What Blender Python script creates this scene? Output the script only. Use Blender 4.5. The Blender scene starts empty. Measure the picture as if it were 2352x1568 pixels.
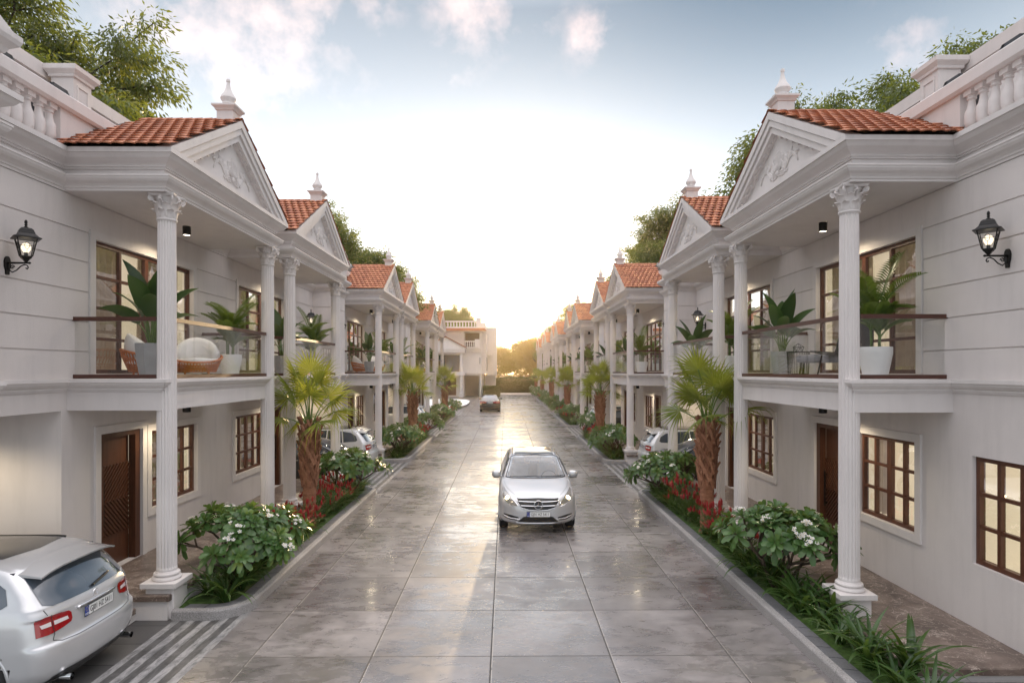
import bpy, bmesh, math, random
import numpy as np
from mathutils import Vector, Matrix
from mathutils.bvhtree import BVHTree
R = math.radians
SC = bpy.context.scene
COL = SC.collection
rng = random.Random(7)

# ------------------------------------------------------------------ camera, sky, sun, exposure
CAMH = 3.65
cam_d = bpy.data.cameras.new("camera")
cam = bpy.data.objects.new("camera", cam_d)
COL.objects.link(cam)
cam.location = (0, 0, CAMH)
cam.rotation_euler = (R(90), 0, -math.atan(14.0 / 1435))
cam_d.sensor_width = 36.0
cam_d.lens = 36.0 * 1435 / 2352
cam_d.shift_x = 0.0
cam_d.shift_y = 67.0 / 2352
cam_d.clip_start = 0.1
cam_d.clip_end = 3000
SC.camera = cam

SUN_EL, SUN_AZ = 5.5, 3.0        # degrees above the horizon, degrees east of the street axis (+Y)
SC.view_settings.view_transform = 'Standard'
SC.view_settings.look = 'None'
SC.view_settings.gamma = 1.0
SC.view_settings.exposure = 0.60

W = bpy.data.worlds.new("World")
SC.world = W
W.use_nodes = True
def build_world():
    nt = W.node_tree
    nt.nodes.clear()
    N = nt.nodes.new
    L = nt.links.new
    out = N('ShaderNodeOutputWorld')
    sky = N('ShaderNodeTexSky')
    sky.sky_type = 'NISHITA'
    sky.sun_disc = False
    sky.sun_elevation = R(SUN_EL)
    sky.sun_rotation = R(SUN_AZ)
    sky.air_density = 1.0
    sky.dust_density = 0.5
    sky.ozone_density = 4.0
    bg = N('ShaderNodeBackground')
    bg.inputs['Strength'].default_value = 0.05
    L(sky.outputs[0], bg.inputs['Color'])
    tc = N('ShaderNodeTexCoord')
    D = tc.outputs['Generated']
    sep = N('ShaderNodeSeparateXYZ')
    L(D, sep.inputs[0])
    def math_(op, a, b=None, c=None, clamp=False):
        n = N('ShaderNodeMath'); n.operation = op; n.use_clamp = clamp
        for i, v in enumerate((a, b, c)):
            if v is None: continue
            if isinstance(v, (int, float)): n.inputs[i].default_value = v
            else: L(v, n.inputs[i])
        return n.outputs[0]
    def dot(vec):
        n = N('ShaderNodeVectorMath'); n.operation = 'DOT_PRODUCT'
        L(D, n.inputs[0]); n.inputs[1].default_value = Vector(vec).normalized()
        return n.outputs['Value']
    def pix(u, v):
        return ((u - 1162) / 1435, 1.0, (851 - v) / 1435)
    def ang(vec):
        return math_('ARCCOSINE', math_('MINIMUM', dot(vec), 0.999999))
    z = sep.outputs['Z']
    zc = math_('MAXIMUM', z, 0.0)
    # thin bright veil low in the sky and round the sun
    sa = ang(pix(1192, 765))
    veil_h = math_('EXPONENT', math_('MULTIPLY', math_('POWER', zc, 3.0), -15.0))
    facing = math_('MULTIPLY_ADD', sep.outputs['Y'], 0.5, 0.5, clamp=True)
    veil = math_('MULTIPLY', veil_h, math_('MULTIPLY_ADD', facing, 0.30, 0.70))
    aureole = math_('EXPONENT', math_('MULTIPLY', math_('MULTIPLY', sa, sa), -14.0))
    core = math_('EXPONENT', math_('MULTIPLY', sa, -16.0))
    # clouds
    mp = N('ShaderNodeVectorMath'); mp.operation = 'DIVIDE'
    L(D, mp.inputs[0])
    cz = N('ShaderNodeCombineXYZ')
    zz = math_('ADD', zc, 0.18)
    L(zz, cz.inputs[0]); L(zz, cz.inputs[1]); cz.inputs[2].default_value = 1.0
    L(cz.outputs[0], mp.inputs[1])
    nz = N('ShaderNodeTexNoise')
    nz.inputs['Scale'].default_value = 2.6
    nz.inputs['Detail'].default_value = 9
    nz.inputs['Roughness'].default_value = 0.58
    nz.inputs['Distortion'].default_value = 0.25
    L(mp.outputs[0], nz.inputs['Vector'])
    nf = N('ShaderNodeTexNoise')
    nf.inputs['Scale'].default_value = 17.0
    nf.inputs['Detail'].default_value = 8
    nf.inputs['Roughness'].default_value = 0.62
    L(D, nf.inputs['Vector'])
    def blob(u, v, rad, pw):
        a = ang(pix(u, v))
        return math_('MULTIPLY', math_('EXPONENT', math_('MULTIPLY', math_('MULTIPLY', a, a), -1.0 / (rad * rad))), pw)
    mask = None
    for b in ((560, 50, .11, .95), (690, 10, .08, .75), (430, 60, .07, .7), (1085, 0, .065, .95), (1130, 25, .045, .7), (1350, 80, .034, .95), (1390, 95, .02, .6), (340, 30, .07, .55), (850, 10, .05, .6), (1030, 150, .05, .45), (2090, 90, .055, .5), (760, 110, .08, .4), (1250, 40, .05, .35)):
        o = blob(*b)
        mask = o if mask is None else math_('MAXIMUM', mask, o)
    puffs = math_('MULTIPLY', math_('SUBTRACT', nf.outputs[0], math_('MULTIPLY_ADD', mask, -0.32, 0.585)), 3.2, clamp=True)
    puffs = math_('MULTIPLY', puffs, math_('MULTIPLY', mask, 1.6, clamp=True))
    high = math_('MULTIPLY', math_('SUBTRACT', nz.outputs[0], 0.45), 3.2, clamp=True)
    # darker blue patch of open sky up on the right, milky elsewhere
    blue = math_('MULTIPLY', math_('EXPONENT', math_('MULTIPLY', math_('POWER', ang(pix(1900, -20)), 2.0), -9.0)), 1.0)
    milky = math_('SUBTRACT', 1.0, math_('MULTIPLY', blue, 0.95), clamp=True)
    def bgc(col, strength):
        n = N('ShaderNodeBackground'); n.inputs[0].default_value = (*col, 1)
        L(strength, n.inputs[1]); return n.outputs[0]
    def add(a, b):
        n = N('ShaderNodeAddShader'); L(a, n.inputs[0]); L(b, n.inputs[1]); return n.outputs[0]
    tot = bg.outputs[0]
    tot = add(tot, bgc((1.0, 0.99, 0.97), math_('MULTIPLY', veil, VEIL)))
    tot = add(tot, bgc((1.0, 0.93, 0.80), math_('MULTIPLY', aureole, AUREOLE)))
    tot = add(tot, bgc((1.0, 0.66, 0.24), math_('MULTIPLY', core, CORE)))
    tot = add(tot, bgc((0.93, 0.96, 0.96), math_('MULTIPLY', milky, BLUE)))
    tot = add(tot, bgc((0.16, 0.60, 0.80), math_('MULTIPLY_ADD', blue, 0.035, DEEP)))
    tot = add(tot, bgc((1.0, 0.62, 0.46), math_('MULTIPLY', puffs, PUFF)))
    # broken cloud added overhead and behind, out of view, to light the shaded fronts
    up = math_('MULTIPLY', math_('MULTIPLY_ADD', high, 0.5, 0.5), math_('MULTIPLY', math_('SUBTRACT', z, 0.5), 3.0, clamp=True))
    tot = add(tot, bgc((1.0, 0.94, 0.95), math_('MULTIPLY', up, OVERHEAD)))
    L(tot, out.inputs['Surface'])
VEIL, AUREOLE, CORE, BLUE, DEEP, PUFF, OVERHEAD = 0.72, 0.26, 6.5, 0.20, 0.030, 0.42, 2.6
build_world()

sun_d = bpy.data.lights.new("sun", 'SUN')
sun_d.energy = 2.6
sun_d.angle = R(0.6)
sun_d.color = (1.0, 0.72, 0.40)
sun = bpy.data.objects.new("sun", sun_d)
COL.objects.link(sun)
_to_sun = Vector((math.sin(R(SUN_AZ)) * math.cos(R(SUN_EL)), math.cos(R(SUN_AZ)) * math.cos(R(SUN_EL)), math.sin(R(SUN_EL))))
sun.rotation_euler = _to_sun.to_track_quat('Z', 'Y').to_euler()
sun.location = _to_sun * 200

# ------------------------------------------------------------------ helpers
def tag(o, label=None, cat=None, group=None, kind=None):
    if label: o['label'] = label
    if cat: o['category'] = cat
    if group: o['group'] = group
    if kind: o['kind'] = kind
    return o

def empty(name, loc=(0, 0, 0), rz=0.0, label=None, cat=None, group=None):
    o = bpy.data.objects.new(name, None)
    o.empty_display_size = 0.2
    COL.objects.link(o)
    o.location = loc
    o.rotation_euler = (0, 0, rz)
    return tag(o, label, cat, group)

class MB:
    def __init__(s):
        s.v = []; s.f = []; s.mi = []
    def add(s, vs, fs, m=0):
        b = len(s.v)
        s.v.extend([tuple(p) for p in vs])
        for f in fs:
            s.f.append(tuple(b + i for i in f)); s.mi.append(m)
    def quad(s, a, b, c, d, m=0):
        s.add((a, b, c, d), ((0, 1, 2, 3),), m)
    def box(s, x0, x1, y0, y1, z0, z1, m=0):
        v = [(x, y, z) for z in (z0, z1) for y in (y0, y1) for x in (x0, x1)]
        s.add(v, ((0, 2, 3, 1), (4, 5, 7, 6), (0, 1, 5, 4), (2, 6, 7, 3), (0, 4, 6, 2), (1, 3, 7, 5)), m)
    def bbox(s, x0, x1, y0, y1, z0, z1, b=0.02, m=0):
        # box with chamfered vertical and top edges
        ring = lambda i, z: [(x0 + i + b, y0 + i, z), (x1 - i - b, y0 + i, z), (x1 - i, y0 + i + b, z), (x1 - i, y1 - i - b, z), (x1 - i - b, y1 - i, z), (x0 + i + b, y1 - i, z), (x0 + i, y1 - i - b, z), (x0 + i, y0 + i + b, z)]
        s.rings([ring(0, z0), ring(0, z1 - b), ring(b, z1)], m=m, cap=True)
    def rings(s, rs, m=0, cap=False, closed=True):
        n = len(rs[0]); b = len(s.v)
        for r in rs: s.v.extend([tuple(p) for p in r])
        k = n if closed else n - 1
        for i in range(len(rs) - 1):
            for j in range(k):
                a = b + i * n + j; c = b + i * n + (j + 1) % n
                s.f.append((a, c, c + n, a + n)); s.mi.append(m)
        if cap:
            s.f.append(tuple(b + j for j in reversed(range(n)))); s.mi.append(m)
            q = b + (len(rs) - 1) * n
            s.f.append(tuple(q + j for j in range(n))); s.mi.append(m)
    def lathe(s, prof, n=16, c=(0, 0, 0), m=0, cap=True, rot=0.0):
        rs = []
        for r, z in prof:
            rs.append([(c[0] + r * math.cos(rot + 2 * math.pi * i / n), c[1] + r * math.sin(rot + 2 * math.pi * i / n), c[2] + z) for i in range(n)])
        s.rings(rs, m=m, cap=cap)
    def tube(s, pts, r, n=6, m=0, cap=True):
        pts = [Vector(p) for p in pts]
        rr = r if isinstance(r, (list, tuple)) else [r] * len(pts)
        rs = []; up = None
        for i, p in enumerate(pts):
            d = (pts[min(i + 1, len(pts) - 1)] - pts[max(i - 1, 0)])
            if d.length < 1e-9: d = Vector((0, 0, 1))
            d.normalize()
            if up is None:
                up = Vector((0, 0, 1)) if abs(d.z) < 0.9 else Vector((1, 0, 0))
            a = d.cross(up)
            if a.length < 1e-6: a = d.cross(Vector((0, 1, 0)))
            a.normalize(); bb = a.cross(d).normalized(); up = bb
            rs.append([p + (a * math.cos(2 * math.pi * k / n) + bb * math.sin(2 * math.pi * k / n)) * rr[i] for k in range(n)])
        s.rings(rs, m=m, cap=cap)
    def prism(s, poly, fn, a, b, m=0):
        # poly: 2-D points; fn(p, h) -> 3-D; extruded from a to b
        s.rings([[fn(p, a) for p in poly], [fn(p, b) for p in poly]], m=m, cap=True)
    def sweep(s, path, prof, m=0, caps=True):
        # path: (x, y) points; prof: (out, z); outward is to the right of the path direction
        P = [Vector((p[0], p[1])) for p in path]
        rs = []
        for i, p in enumerate(P):
            ns = []
            if i > 0:
                d = (P[i] - P[i - 1]).normalized(); ns.append(Vector((d.y, -d.x)))
            if i < len(P) - 1:
                d = (P[i + 1] - P[i]).normalized(); ns.append(Vector((d.y, -d.x)))
            if len(ns) == 2:
                q = ns[0] + ns[1]
                q = q / max(q.length_squared / 2.0, 0.2)
            else:
                q = ns[0]
            rs.append([(p.x + q.x * o, p.y + q.y * o, z) for o, z in prof])
        s.rings(rs, m=m, closed=False)
        if caps:
            b = len(s.v)
            for r in (rs[0], rs[-1]):
                s.add(r, (tuple(range(len(r))),), m)
    def mesh(s, name, mats, xf=None, flip=False, smooth=False, fixn=False):
        me = bpy.data.meshes.new(name)
        v = [xf(p) for p in s.v] if xf else s.v
        f = [tuple(reversed(q)) for q in s.f] if flip else s.f
        me.from_pydata([tuple(p) for p in v], [], f)
        for mt in mats: me.materials.append(mt)
        if len(mats) > 1: me.polygons.foreach_set('material_index', s.mi)
        if fixn:
            bm = bmesh.new(); bm.from_mesh(me)
            bmesh.ops.recalc_face_normals(bm, faces=bm.faces)
            bm.to_mesh(me); bm.free()
        if smooth:
            me.polygons.foreach_set('use_smooth', [True] * len(me.polygons))
            if smooth != True:
                try: me.set_sharp_from_angle(angle=R(smooth))
                except Exception: pass
        me.update()
        return me

def link(name, me, parent=None, loc=None, rz=None, label=None, cat=None, group=None, kind=None):
    o = bpy.data.objects.new(name, me)
    COL.objects.link(o)
    if parent: o.parent = parent
    if loc is not None: o.location = loc
    if rz is not None: o.rotation_euler = (0, 0, rz)
    return tag(o, label, cat, group, kind)

def obj(name, mb, mats, parent=None, smooth=False, fixn=False, **kw):
    return link(name, mb.mesh(name, mats if isinstance(mats, (list, tuple)) else [mats], smooth=smooth, fixn=fixn), parent, **kw)

KIDS = {}
def copy_tree(o, parent=None, loc=None, rz=None, scale=None, label=None, group=None):
    c = o.copy(); COL.objects.link(c)
    if parent: c.parent = parent
    if loc is not None: c.location = loc
    if rz is not None: c.rotation_euler = (0, 0, rz)
    if scale is not None: c.scale = (scale, scale, scale) if isinstance(scale, (int, float)) else scale
    if label: c['label'] = label
    if group: c['group'] = group
    for ch in list(o.children):
        copy_tree(ch, c)
    return c

# ------------------------------------------------------------------ materials
class NT:
    def __init__(s, name):
        s.m = bpy.data.materials.new(name); s.m.use_nodes = True
        s.t = s.m.node_tree; s.b = s.t.nodes['Principled BSDF']; s.o = s.t.nodes['Material Output']
    def n(s, ty, **kw):
        x = s.t.nodes.new('ShaderNode' + ty)
        for k, v in kw.items():
            if k.startswith('_'): x.inputs[k[1:].replace('_', ' ')].default_value = v
            else: setattr(x, k, v)
        return x
    def l(s, a, b): s.t.links.new(a, b)
    def math(s, op, a, b=None, c=None, clamp=False):
        x = s.n('Math', operation=op, use_clamp=clamp)
        for i, v in enumerate((a, b, c)):
            if v is None: continue
            if isinstance(v, (int, float)): x.inputs[i].default_value = v
            else: s.l(v, x.inputs[i])
        return x.outputs[0]
    def coord(s, kind='Object', scale=(1, 1, 1)):
        c = s.n('TexCoord'); mp = s.n('Mapping'); mp.inputs['Scale'].default_value = scale
        s.l(c.outputs[kind], mp.inputs[0]); return mp.outputs[0]
    def noise(s, vec, scale, detail=4, rough=0.55, dist=0.0):
        x = s.n('TexNoise'); x.inputs['Scale'].default_value = scale; x.inputs['Detail'].default_value = detail
        x.inputs['Roughness'].default_value = rough; x.inputs['Distortion'].default_value = dist
        if vec is not None: s.l(vec, x.inputs['Vector'])
        return x.outputs[0]
    def ramp(s, fac, stops):
        x = s.n('ValToRGB'); e = x.color_ramp.elements
        while len(e) < len(stops): e.new(0.5)
        for el, (p, c) in zip(e, stops):
            el.position = p; el.color = (*c, 1) if len(c) == 3 else c
        s.l(fac, x.inputs[0]); return x.outputs[0]
    def mix(s, fac, a, b, blend='MIX'):
        x = s.n('Mix', data_type='RGBA', blend_type=blend)
        for i, v in ((0, fac), (6, a), (7, b)):
            if isinstance(v, (int, float)): x.inputs[i].default_value = v
            elif isinstance(v, tuple): x.inputs[i].default_value = (*v, 1)
            else: s.l(v, x.inputs[i])
        return x.outputs[2]
    def bump(s, h, strength=0.3, dist=0.01):
        x = s.n('Bump'); x.inputs['Strength'].default_value = strength; x.inputs['Distance'].default_value = dist
        s.l(h, x.inputs['Height']); s.l(x.outputs[0], s.b.inputs['Normal'])
    def set(s, **kw):
        for k, v in kw.items():
            k = k.replace('_', ' ')
            if isinstance(v, tuple): s.b.inputs[k].default_value = (*v, 1) if len(v) == 3 else v
            elif isinstance(v, (int, float)): s.b.inputs[k].default_value = v
            else: s.l(v, s.b.inputs[k])
        return s

def plain(name, col, rough=0.5, metal=0.0, var=0.12, scale=6.0, bump=0.0, bscale=60.0, coat=0.0, spec=0.5):
    s = NT(name); c = s.coord()
    n = s.noise(c, scale, 5)
    a = tuple(x * (1 - var) for x in col); b = tuple(min(1, x * (1 + var)) for x in col)
    s.set(Base_Color=s.ramp(n, [(0.3, a), (0.7, b)]), Roughness=rough, Metallic=metal, Coat_Weight=coat)
    s.b.inputs['Specular IOR Level'].default_value = spec
    if bump: s.bump(s.noise(c, bscale, 3), bump, 0.01)
    return s.m

def stucco(name, col):
    s = NT(name); c = s.coord('Object')
    big = s.noise(c, 0.7, 6, 0.6); fine = s.noise(c, 45, 3); vo = s.n('TexVoronoi'); vo.inputs['Scale'].default_value = 26
    s.l(c, vo.inputs['Vector'])
    streak = s.noise(s.coord('Object', (3.0, 3.0, 0.35)), 1.6, 5, 0.65)
    pit = s.math('LESS_THAN', vo.outputs['Distance'], 0.12)
    gate = s.math('GREATER_THAN', s.noise(c, 9, 2), 0.52)
    pit = s.math('MULTIPLY', pit, gate)
    c0 = s.ramp(big, [(0.3, tuple(x * 0.93 for x in col)), (0.7, tuple(x * 1.04 for x in col))])
    c1 = s.mix(s.math('MULTIPLY', s.math('SUBTRACT', streak, 0.48, clamp=True), 1.1), c0, tuple(x * 0.72 for x in col))
    c2 = s.mix(s.math('MULTIPLY', pit, 0.35), c1, tuple(x * 0.55 for x in col))
    s.set(Base_Color=c2, Roughness=0.85)
    h = s.math('SUBTRACT', s.math('MULTIPLY', fine, 0.5), s.math('MULTIPLY', pit, 0.6))
    s.bump(h, 0.35, 0.008)
    return s.m

def glass(name, tint, refl=1.0, ior=1.5, rough=0.01):
    s = NT(name)
    s.t.nodes.remove(s.b)
    tr = s.n('BsdfTransparent'); tr.inputs[0].default_value = (*tint, 1)
    gl = s.n('BsdfGlossy'); gl.inputs['Roughness'].default_value = rough
    gl.inputs[0].default_value = (1, 1, 1, 1)
    lw = s.n('LayerWeight'); lw.inputs[0].default_value = 0.5
    f0 = ((ior - 1) / (ior + 1)) ** 2
    f = s.math('MULTIPLY_ADD', s.math('POWER', lw.outputs['Facing'], 4.0), 1 - f0, f0)
    f = s.math('MULTIPLY', f, refl, clamp=True)
    mx = s.n('MixShader'); s.l(f, mx.inputs[0]); s.l(tr.outputs[0], mx.inputs[1]); s.l(gl.outputs[0], mx.inputs[2])
    s.l(mx.outputs[0], s.o.inputs[0])
    return s.m

def emis(name, col, strength, base=(0.6, 0.5, 0.4)):
    s = NT(name)
    s.set(Base_Color=base, Emission_Color=col, Emission_Strength=strength, Roughness=0.9)
    return s.m

def leaf(name, dark, light, trans, tw=0.4, rough=0.45, spec=0.4):
    s = NT(name)
    g = s.n('NewGeometry'); oi = s.n('ObjectInfo')
    r = g.outputs['Random Per Island']
    c = s.coord()
    k = s.math('ADD', s.math('MULTIPLY', r, 0.6), s.math('MULTIPLY', s.noise(c, 1.4, 3), 0.5))
    col = s.ramp(k, [(0.15, dark), (0.85, light)])
    s.set(Base_Color=col, Roughness=rough)
    s.b.inputs['Specular IOR Level'].default_value = spec
    tr = s.n('BsdfTranslucent'); s.l(s.mix(0.75, col, trans), tr.inputs[0])
    mx = s.n('MixShader'); mx.inputs[0].default_value = tw
    s.l(s.b.outputs[0], mx.inputs[1]); s.l(tr.outputs[0], mx.inputs[2]); s.l(mx.outputs[0], s.o.inputs[0])
    return s.m

def wood(name, a, b, scale=(30, 30, 2.5), rough=0.4):
    s = NT(name); c = s.coord('Object', scale)
    n = s.noise(c, 1.0, 6, 0.6, 0.8)
    s.set(Base_Color=s.ramp(n, [(0.25, a), (0.75, b)]), Roughness=rough)
    s.bump(n, 0.15, 0.004)
    return s.m

M = {}
M['stucco'] = stucco('stucco', (0.68, 0.63, 0.612))
M['trim'] = stucco('trim_stucco', (0.70, 0.655, 0.64))
M['frame_wood'] = wood('frame_wood', (0.060, 0.020, 0.011), (0.135, 0.048, 0.024), (14, 14, 3))
M['rail_wood'] = wood('rail_wood', (0.050, 0.018, 0.012), (0.10, 0.036, 0.024), (5, 5, 30))
M['door_wood'] = wood('door_wood', (0.050, 0.017, 0.009), (0.125, 0.046, 0.022), (20, 20, 2.0))
M['groove'] = plain('dark_slat_gap', (0.02, 0.01, 0.008), 0.7)
M['pane'] = glass('window_glass', (0.93, 0.94, 0.93), 3.2, 1.55)
M['balcony_glass'] = glass('balcony_glass', (0.985, 0.99, 0.988), 0.75, 1.5)
M['room'] = emis('lit_room', (1.0, 0.86, 0.64), 0.30, (0.62, 0.57, 0.49))
M['white_plastic'] = plain('white_plastic', (0.75, 0.74, 0.72), 0.4)
def curtain_mat():
    s = NT('curtain'); c = s.coord('Object', (1, 1, 1))
    s.set(Base_Color=s.ramp(s.noise(c, 7, 4), [(0.3, (0.34, 0.275, 0.245)), (0.7, (0.48, 0.40, 0.36))]), Roughness=0.9)
    tr = s.n('BsdfTranslucent'); tr.inputs[0].default_value = (0.7, 0.6, 0.5, 1)
    mx = s.n('MixShader'); mx.inputs[0].default_value = 0.22
    s.l(s.b.outputs[0], mx.inputs[1]); s.l(tr.outputs[0], mx.inputs[2]); s.l(mx.outputs[0], s.o.inputs[0])
    return s.m
M['curtain'] = curtain_mat()
def tile_mat():
    s = NT('clay_tile'); g = s.n('NewGeometry'); c = s.coord()
    k = s.math('ADD', s.math('MULTIPLY', g.outputs['Random Per Island'], 0.65), s.math('MULTIPLY', s.noise(c, 9, 5), 0.45))
    s.set(Base_Color=s.ramp(k, [(0.15, (0.26, 0.085, 0.042)), (0.55, (0.37, 0.130, 0.062)), (0.9, (0.46, 0.18, 0.09))]), Roughness=0.75)
    s.bump(s.noise(c, 70, 3), 0.25, 0.006)
    return s.m
M['tile'] = tile_mat()
def marble_mat():
    s = NT('brown_marble'); c = s.coord()
    n1 = s.noise(c, 1.6, 8, 0.62, 0.9); w = s.noise(c, 2.2, 6, 0.6, 1.6)
    vein = s.math('LESS_THAN', s.math('ABSOLUTE', s.math('SUBTRACT', w, 0.5)), 0.008)
    w2 = s.noise(s.coord('Object', (1.0, 0.6, 1.0)), 4.4, 5, 0.6, 1.2)
    vein2 = s.math('LESS_THAN', s.math('ABSOLUTE', s.math('SUBTRACT', w2, 0.52)), 0.004)
    v = s.math('MAXIMUM', vein, s.math('MULTIPLY', vein2, 0.6))
    base = s.ramp(n1, [(0.32, (0.060, 0.042, 0.034)), (0.52, (0.155, 0.115, 0.095)), (0.70, (0.29, 0.23, 0.195))])
    s.set(Base_Color=s.mix(s.math('MULTIPLY', v, 0.7), base, (0.55, 0.47, 0.41)), Roughness=0.33)
    return s.m
M['marble'] = marble_mat()
def granite_mat(name, base, k=0.45, sc=90):
    s = NT(name); c = s.coord()
    n = s.noise(c, sc, 3, 0.8); b = s.noise(c, 1.5, 5)
    col = s.ramp(n, [(0.35, tuple(x * (1 - k) for x in base)), (0.5, base), (0.65, tuple(min(1, x * (1 + k)) for x in base))])
    s.set(Base_Color=s.mix(0.5, col, s.ramp(b, [(0.3, tuple(x * .75 for x in base)), (0.7, tuple(x * 1.2 for x in base))])), Roughness=0.75)
    s.bump(n, 0.4, 0.006)
    return s.m
M['granite'] = granite_mat('granite_kerb', (0.30, 0.285, 0.28), 0.75, 75)
M['paver'] = granite_mat('grey_paver', (0.135, 0.135, 0.145), 0.3, 40)
M['moss'] = plain('moss_soil', (0.05, 0.10, 0.015), 0.95, 0, 0.5, 14, 0.8, 120)
def road_mat():
    s = NT('road_slab'); c = s.coord('Object')
    sep = s.n('SeparateXYZ'); s.l(c, sep.inputs[0])
    X, Y = sep.outputs[0], sep.outputs[1]
    P = 1.527
    fx = s.math('FRACT', s.math('DIVIDE', s.math('ADD', X, 0.19 + 10 * P), P))
    fy = s.math('FRACT', s.math('DIVIDE', s.math('SUBTRACT', Y, 8.0 - 20 * P), P))
    wob = s.math('MULTIPLY', s.math('SUBTRACT', s.noise(c, 14, 3), 0.5), 0.006)
    def edge(f, w):
        d = s.math('MINIMUM', f, s.math('SUBTRACT', 1.0, f))
        return s.math('LESS_THAN', s.math('ADD', d, wob), w / P)
    jx = edge(fx, 0.011); jy = edge(fy, 0.009)
    joint = s.math('MAXIMUM', jx, jy)
    cell = s.n('CombineXYZ')
    s.l(s.math('FLOOR', s.math('DIVIDE', s.math('ADD', X, 0.19 + 10 * P), P)), cell.inputs[0])
    s.l(s.math('FLOOR', s.math('DIVIDE', s.math('SUBTRACT', Y, 8.0 - 20 * P), P)), cell.inputs[1])
    wn = s.n('TexWhiteNoise'); s.l(cell.outputs[0], wn.inputs['Vector'])
    big = s.noise(c, 0.9, 7, 0.62, 0.4)
    mid = s.noise(s.coord('Object', (1.0, 1.9, 1.0)), 2.6, 7, 0.65, 0.5)
    fine = s.noise(c, 55, 4, 0.7)
    pits = s.math('GREATER_THAN', fine, 0.675)
    pits = s.math('MULTIPLY', pits, s.math('GREATER_THAN', mid, 0.47))
    k = s.math('ADD', s.math('MULTIPLY', big, 0.7), s.math('MULTIPLY', mid, 0.3))
    col = s.ramp(k, [(0.37, (0.105, 0.094, 0.092)), (0.5, (0.175, 0.159, 0.157)), (0.63, (0.245, 0.224, 0.220))])
    col = s.mix(0.24, col, wn.outputs['Value'], 'OVERLAY')
    col = s.mix(s.math('MULTIPLY', pits, 0.3), col, (0.06, 0.052, 0.05))
    # light mortar left on one edge of the long joints, dark gap on the other
    col = s.mix(joint, col, (0.05, 0.045, 0.042))
    mort = s.math('MULTIPLY', s.math('LESS_THAN', s.math('ABSOLUTE', s.math('SUBTRACT', fx, 0.010)), 0.0035), s.math('GREATER_THAN', s.noise(c, 5, 3), 0.40))
    col = s.mix(s.math('MULTIPLY', mort, 0.75), col, (0.46, 0.42, 0.38))
    wet = s.math('ADD', s.math('MULTIPLY', mid, 0.65), s.math('MULTIPLY', s.noise(s.coord('Object', (0.6, 1.1, 1)), 0.55, 6, 0.6), 0.5))
    rr = s.ramp(wet, [(0.42, (0.17,) * 3), (0.53, (0.25,) * 3), (0.66, (0.40,) * 3)])
    rgb = s.n('RGBToBW'); s.l(rr, rgb.inputs[0])
    rough = s.math('MAXIMUM', s.math('MULTIPLY_ADD', pits, 0.3, rgb.outputs[0]), s.math('MULTIPLY', joint, 0.9))
    s.set(Base_Color=col, Roughness=rough)
    s.b.inputs['Specular IOR Level'].default_value = 1.0
    wb = s.n('RGBToBW'); s.l(s.ramp(wet, [(0.44, (0.95,) * 3), (0.55, (0.45,) * 3), (0.64, (0.05,) * 3)]), wb.inputs[0])
    s.set(Coat_Weight=s.math('MULTIPLY', wb.outputs[0], s.math('SUBTRACT', 1.0, joint)), Coat_Roughness=0.13)
    h = s.math('SUBTRACT', s.math('ADD', s.math('MULTIPLY', mid, 0.35), s.math('MULTIPLY', fine, 0.06)), s.math('ADD', s.math('MULTIPLY', joint, 0.6), s.math('MULTIPLY', pits, 0.12)))
    s.bump(h, 0.16, 0.012)
    return s.m
M['road'] = road_mat()
def stripes_mat():
    s = NT('banded_granite'); c = s.coord('Object'); sep = s.n('SeparateXYZ'); s.l(c, sep.inputs[0])
    a = s.math('ABSOLUTE', sep.outputs[0])
    k = s.math('FRACT', s.math('DIVIDE', s.math('SUBTRACT', a, 3.86), 0.225))
    white = s.math('LESS_THAN', k, 0.5)
    n = s.noise(s.coord('Object', (3, 1, 1)), 4.0, 6, 0.7, 0.4); f = s.noise(c, 60, 3)
    w = s.ramp(n, [(0.35, (0.12, 0.12, 0.12)), (0.60, (0.34, 0.33, 0.325))])
    d = s.ramp(n, [(0.35, (0.055, 0.053, 0.052)), (0.65, (0.13, 0.125, 0.12))])
    col = s.mix(white, d, w)
    yj = s.math('FRACT', s.math('DIVIDE', s.math('ADD', sep.outputs[1], 100), 0.9))
    col = s.mix(s.math('MULTIPLY', s.math('LESS_THAN', yj, 0.006), 0.6), col, (0.05, 0.05, 0.05))
    s.set(Base_Color=col, Roughness=0.55); s.bump(s.math('ADD', f, s.math('MULTIPLY', n, 0.5)), 0.2, 0.006)
    return s.m
M['stripes'] = stripes_mat()
def drive_mat():
    s = NT('dark_drive_tile'); c = s.coord('Object')
    b = s.n('TexBrick'); s.l(c, b.inputs['Vector']); b.offset = 0.0
    b.inputs['Color1'].default_value = (0.10, 0.098, 0.098, 1); b.inputs['Color2'].default_value = (0.16, 0.155, 0.15, 1)
    b.inputs['Mortar'].default_value = (0.02, 0.02, 0.02, 1)
    b.inputs['Scale'].default_value = 1.0; b.inputs['Mortar Size'].default_value = 0.008
    b.inputs['Brick Width'].default_value = 0.6; b.inputs['Row Height'].default_value = 0.6
    n = s.noise(c, 5, 6, 0.65)
    s.set(Base_Color=s.mix(0.4, b.outputs[0], s.ramp(n, [(0.3, (0.05, 0.05, 0.05)), (0.7, (0.22, 0.21, 0.20))]), 'OVERLAY'), Roughness=0.45)
    s.bump(s.math('SUBTRACT', 1.0, b.outputs['Fac']), 0.4, 0.01)
    return s.m
M['drive'] = drive_mat()
M['ground'] = plain('ground_dust', (0.10, 0.095, 0.09), 0.9, 0, 0.25, 0.5, 0.4, 20)
M['pale_paving'] = plain('pale_paving', (0.50, 0.47, 0.43), 0.6, 0, 0.12, 1.2, 0.2, 30)
M['white_paving'] = plain('white_paving', (0.80, 0.79, 0.77), 0.6, 0, 0.04, 1.2)
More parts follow.
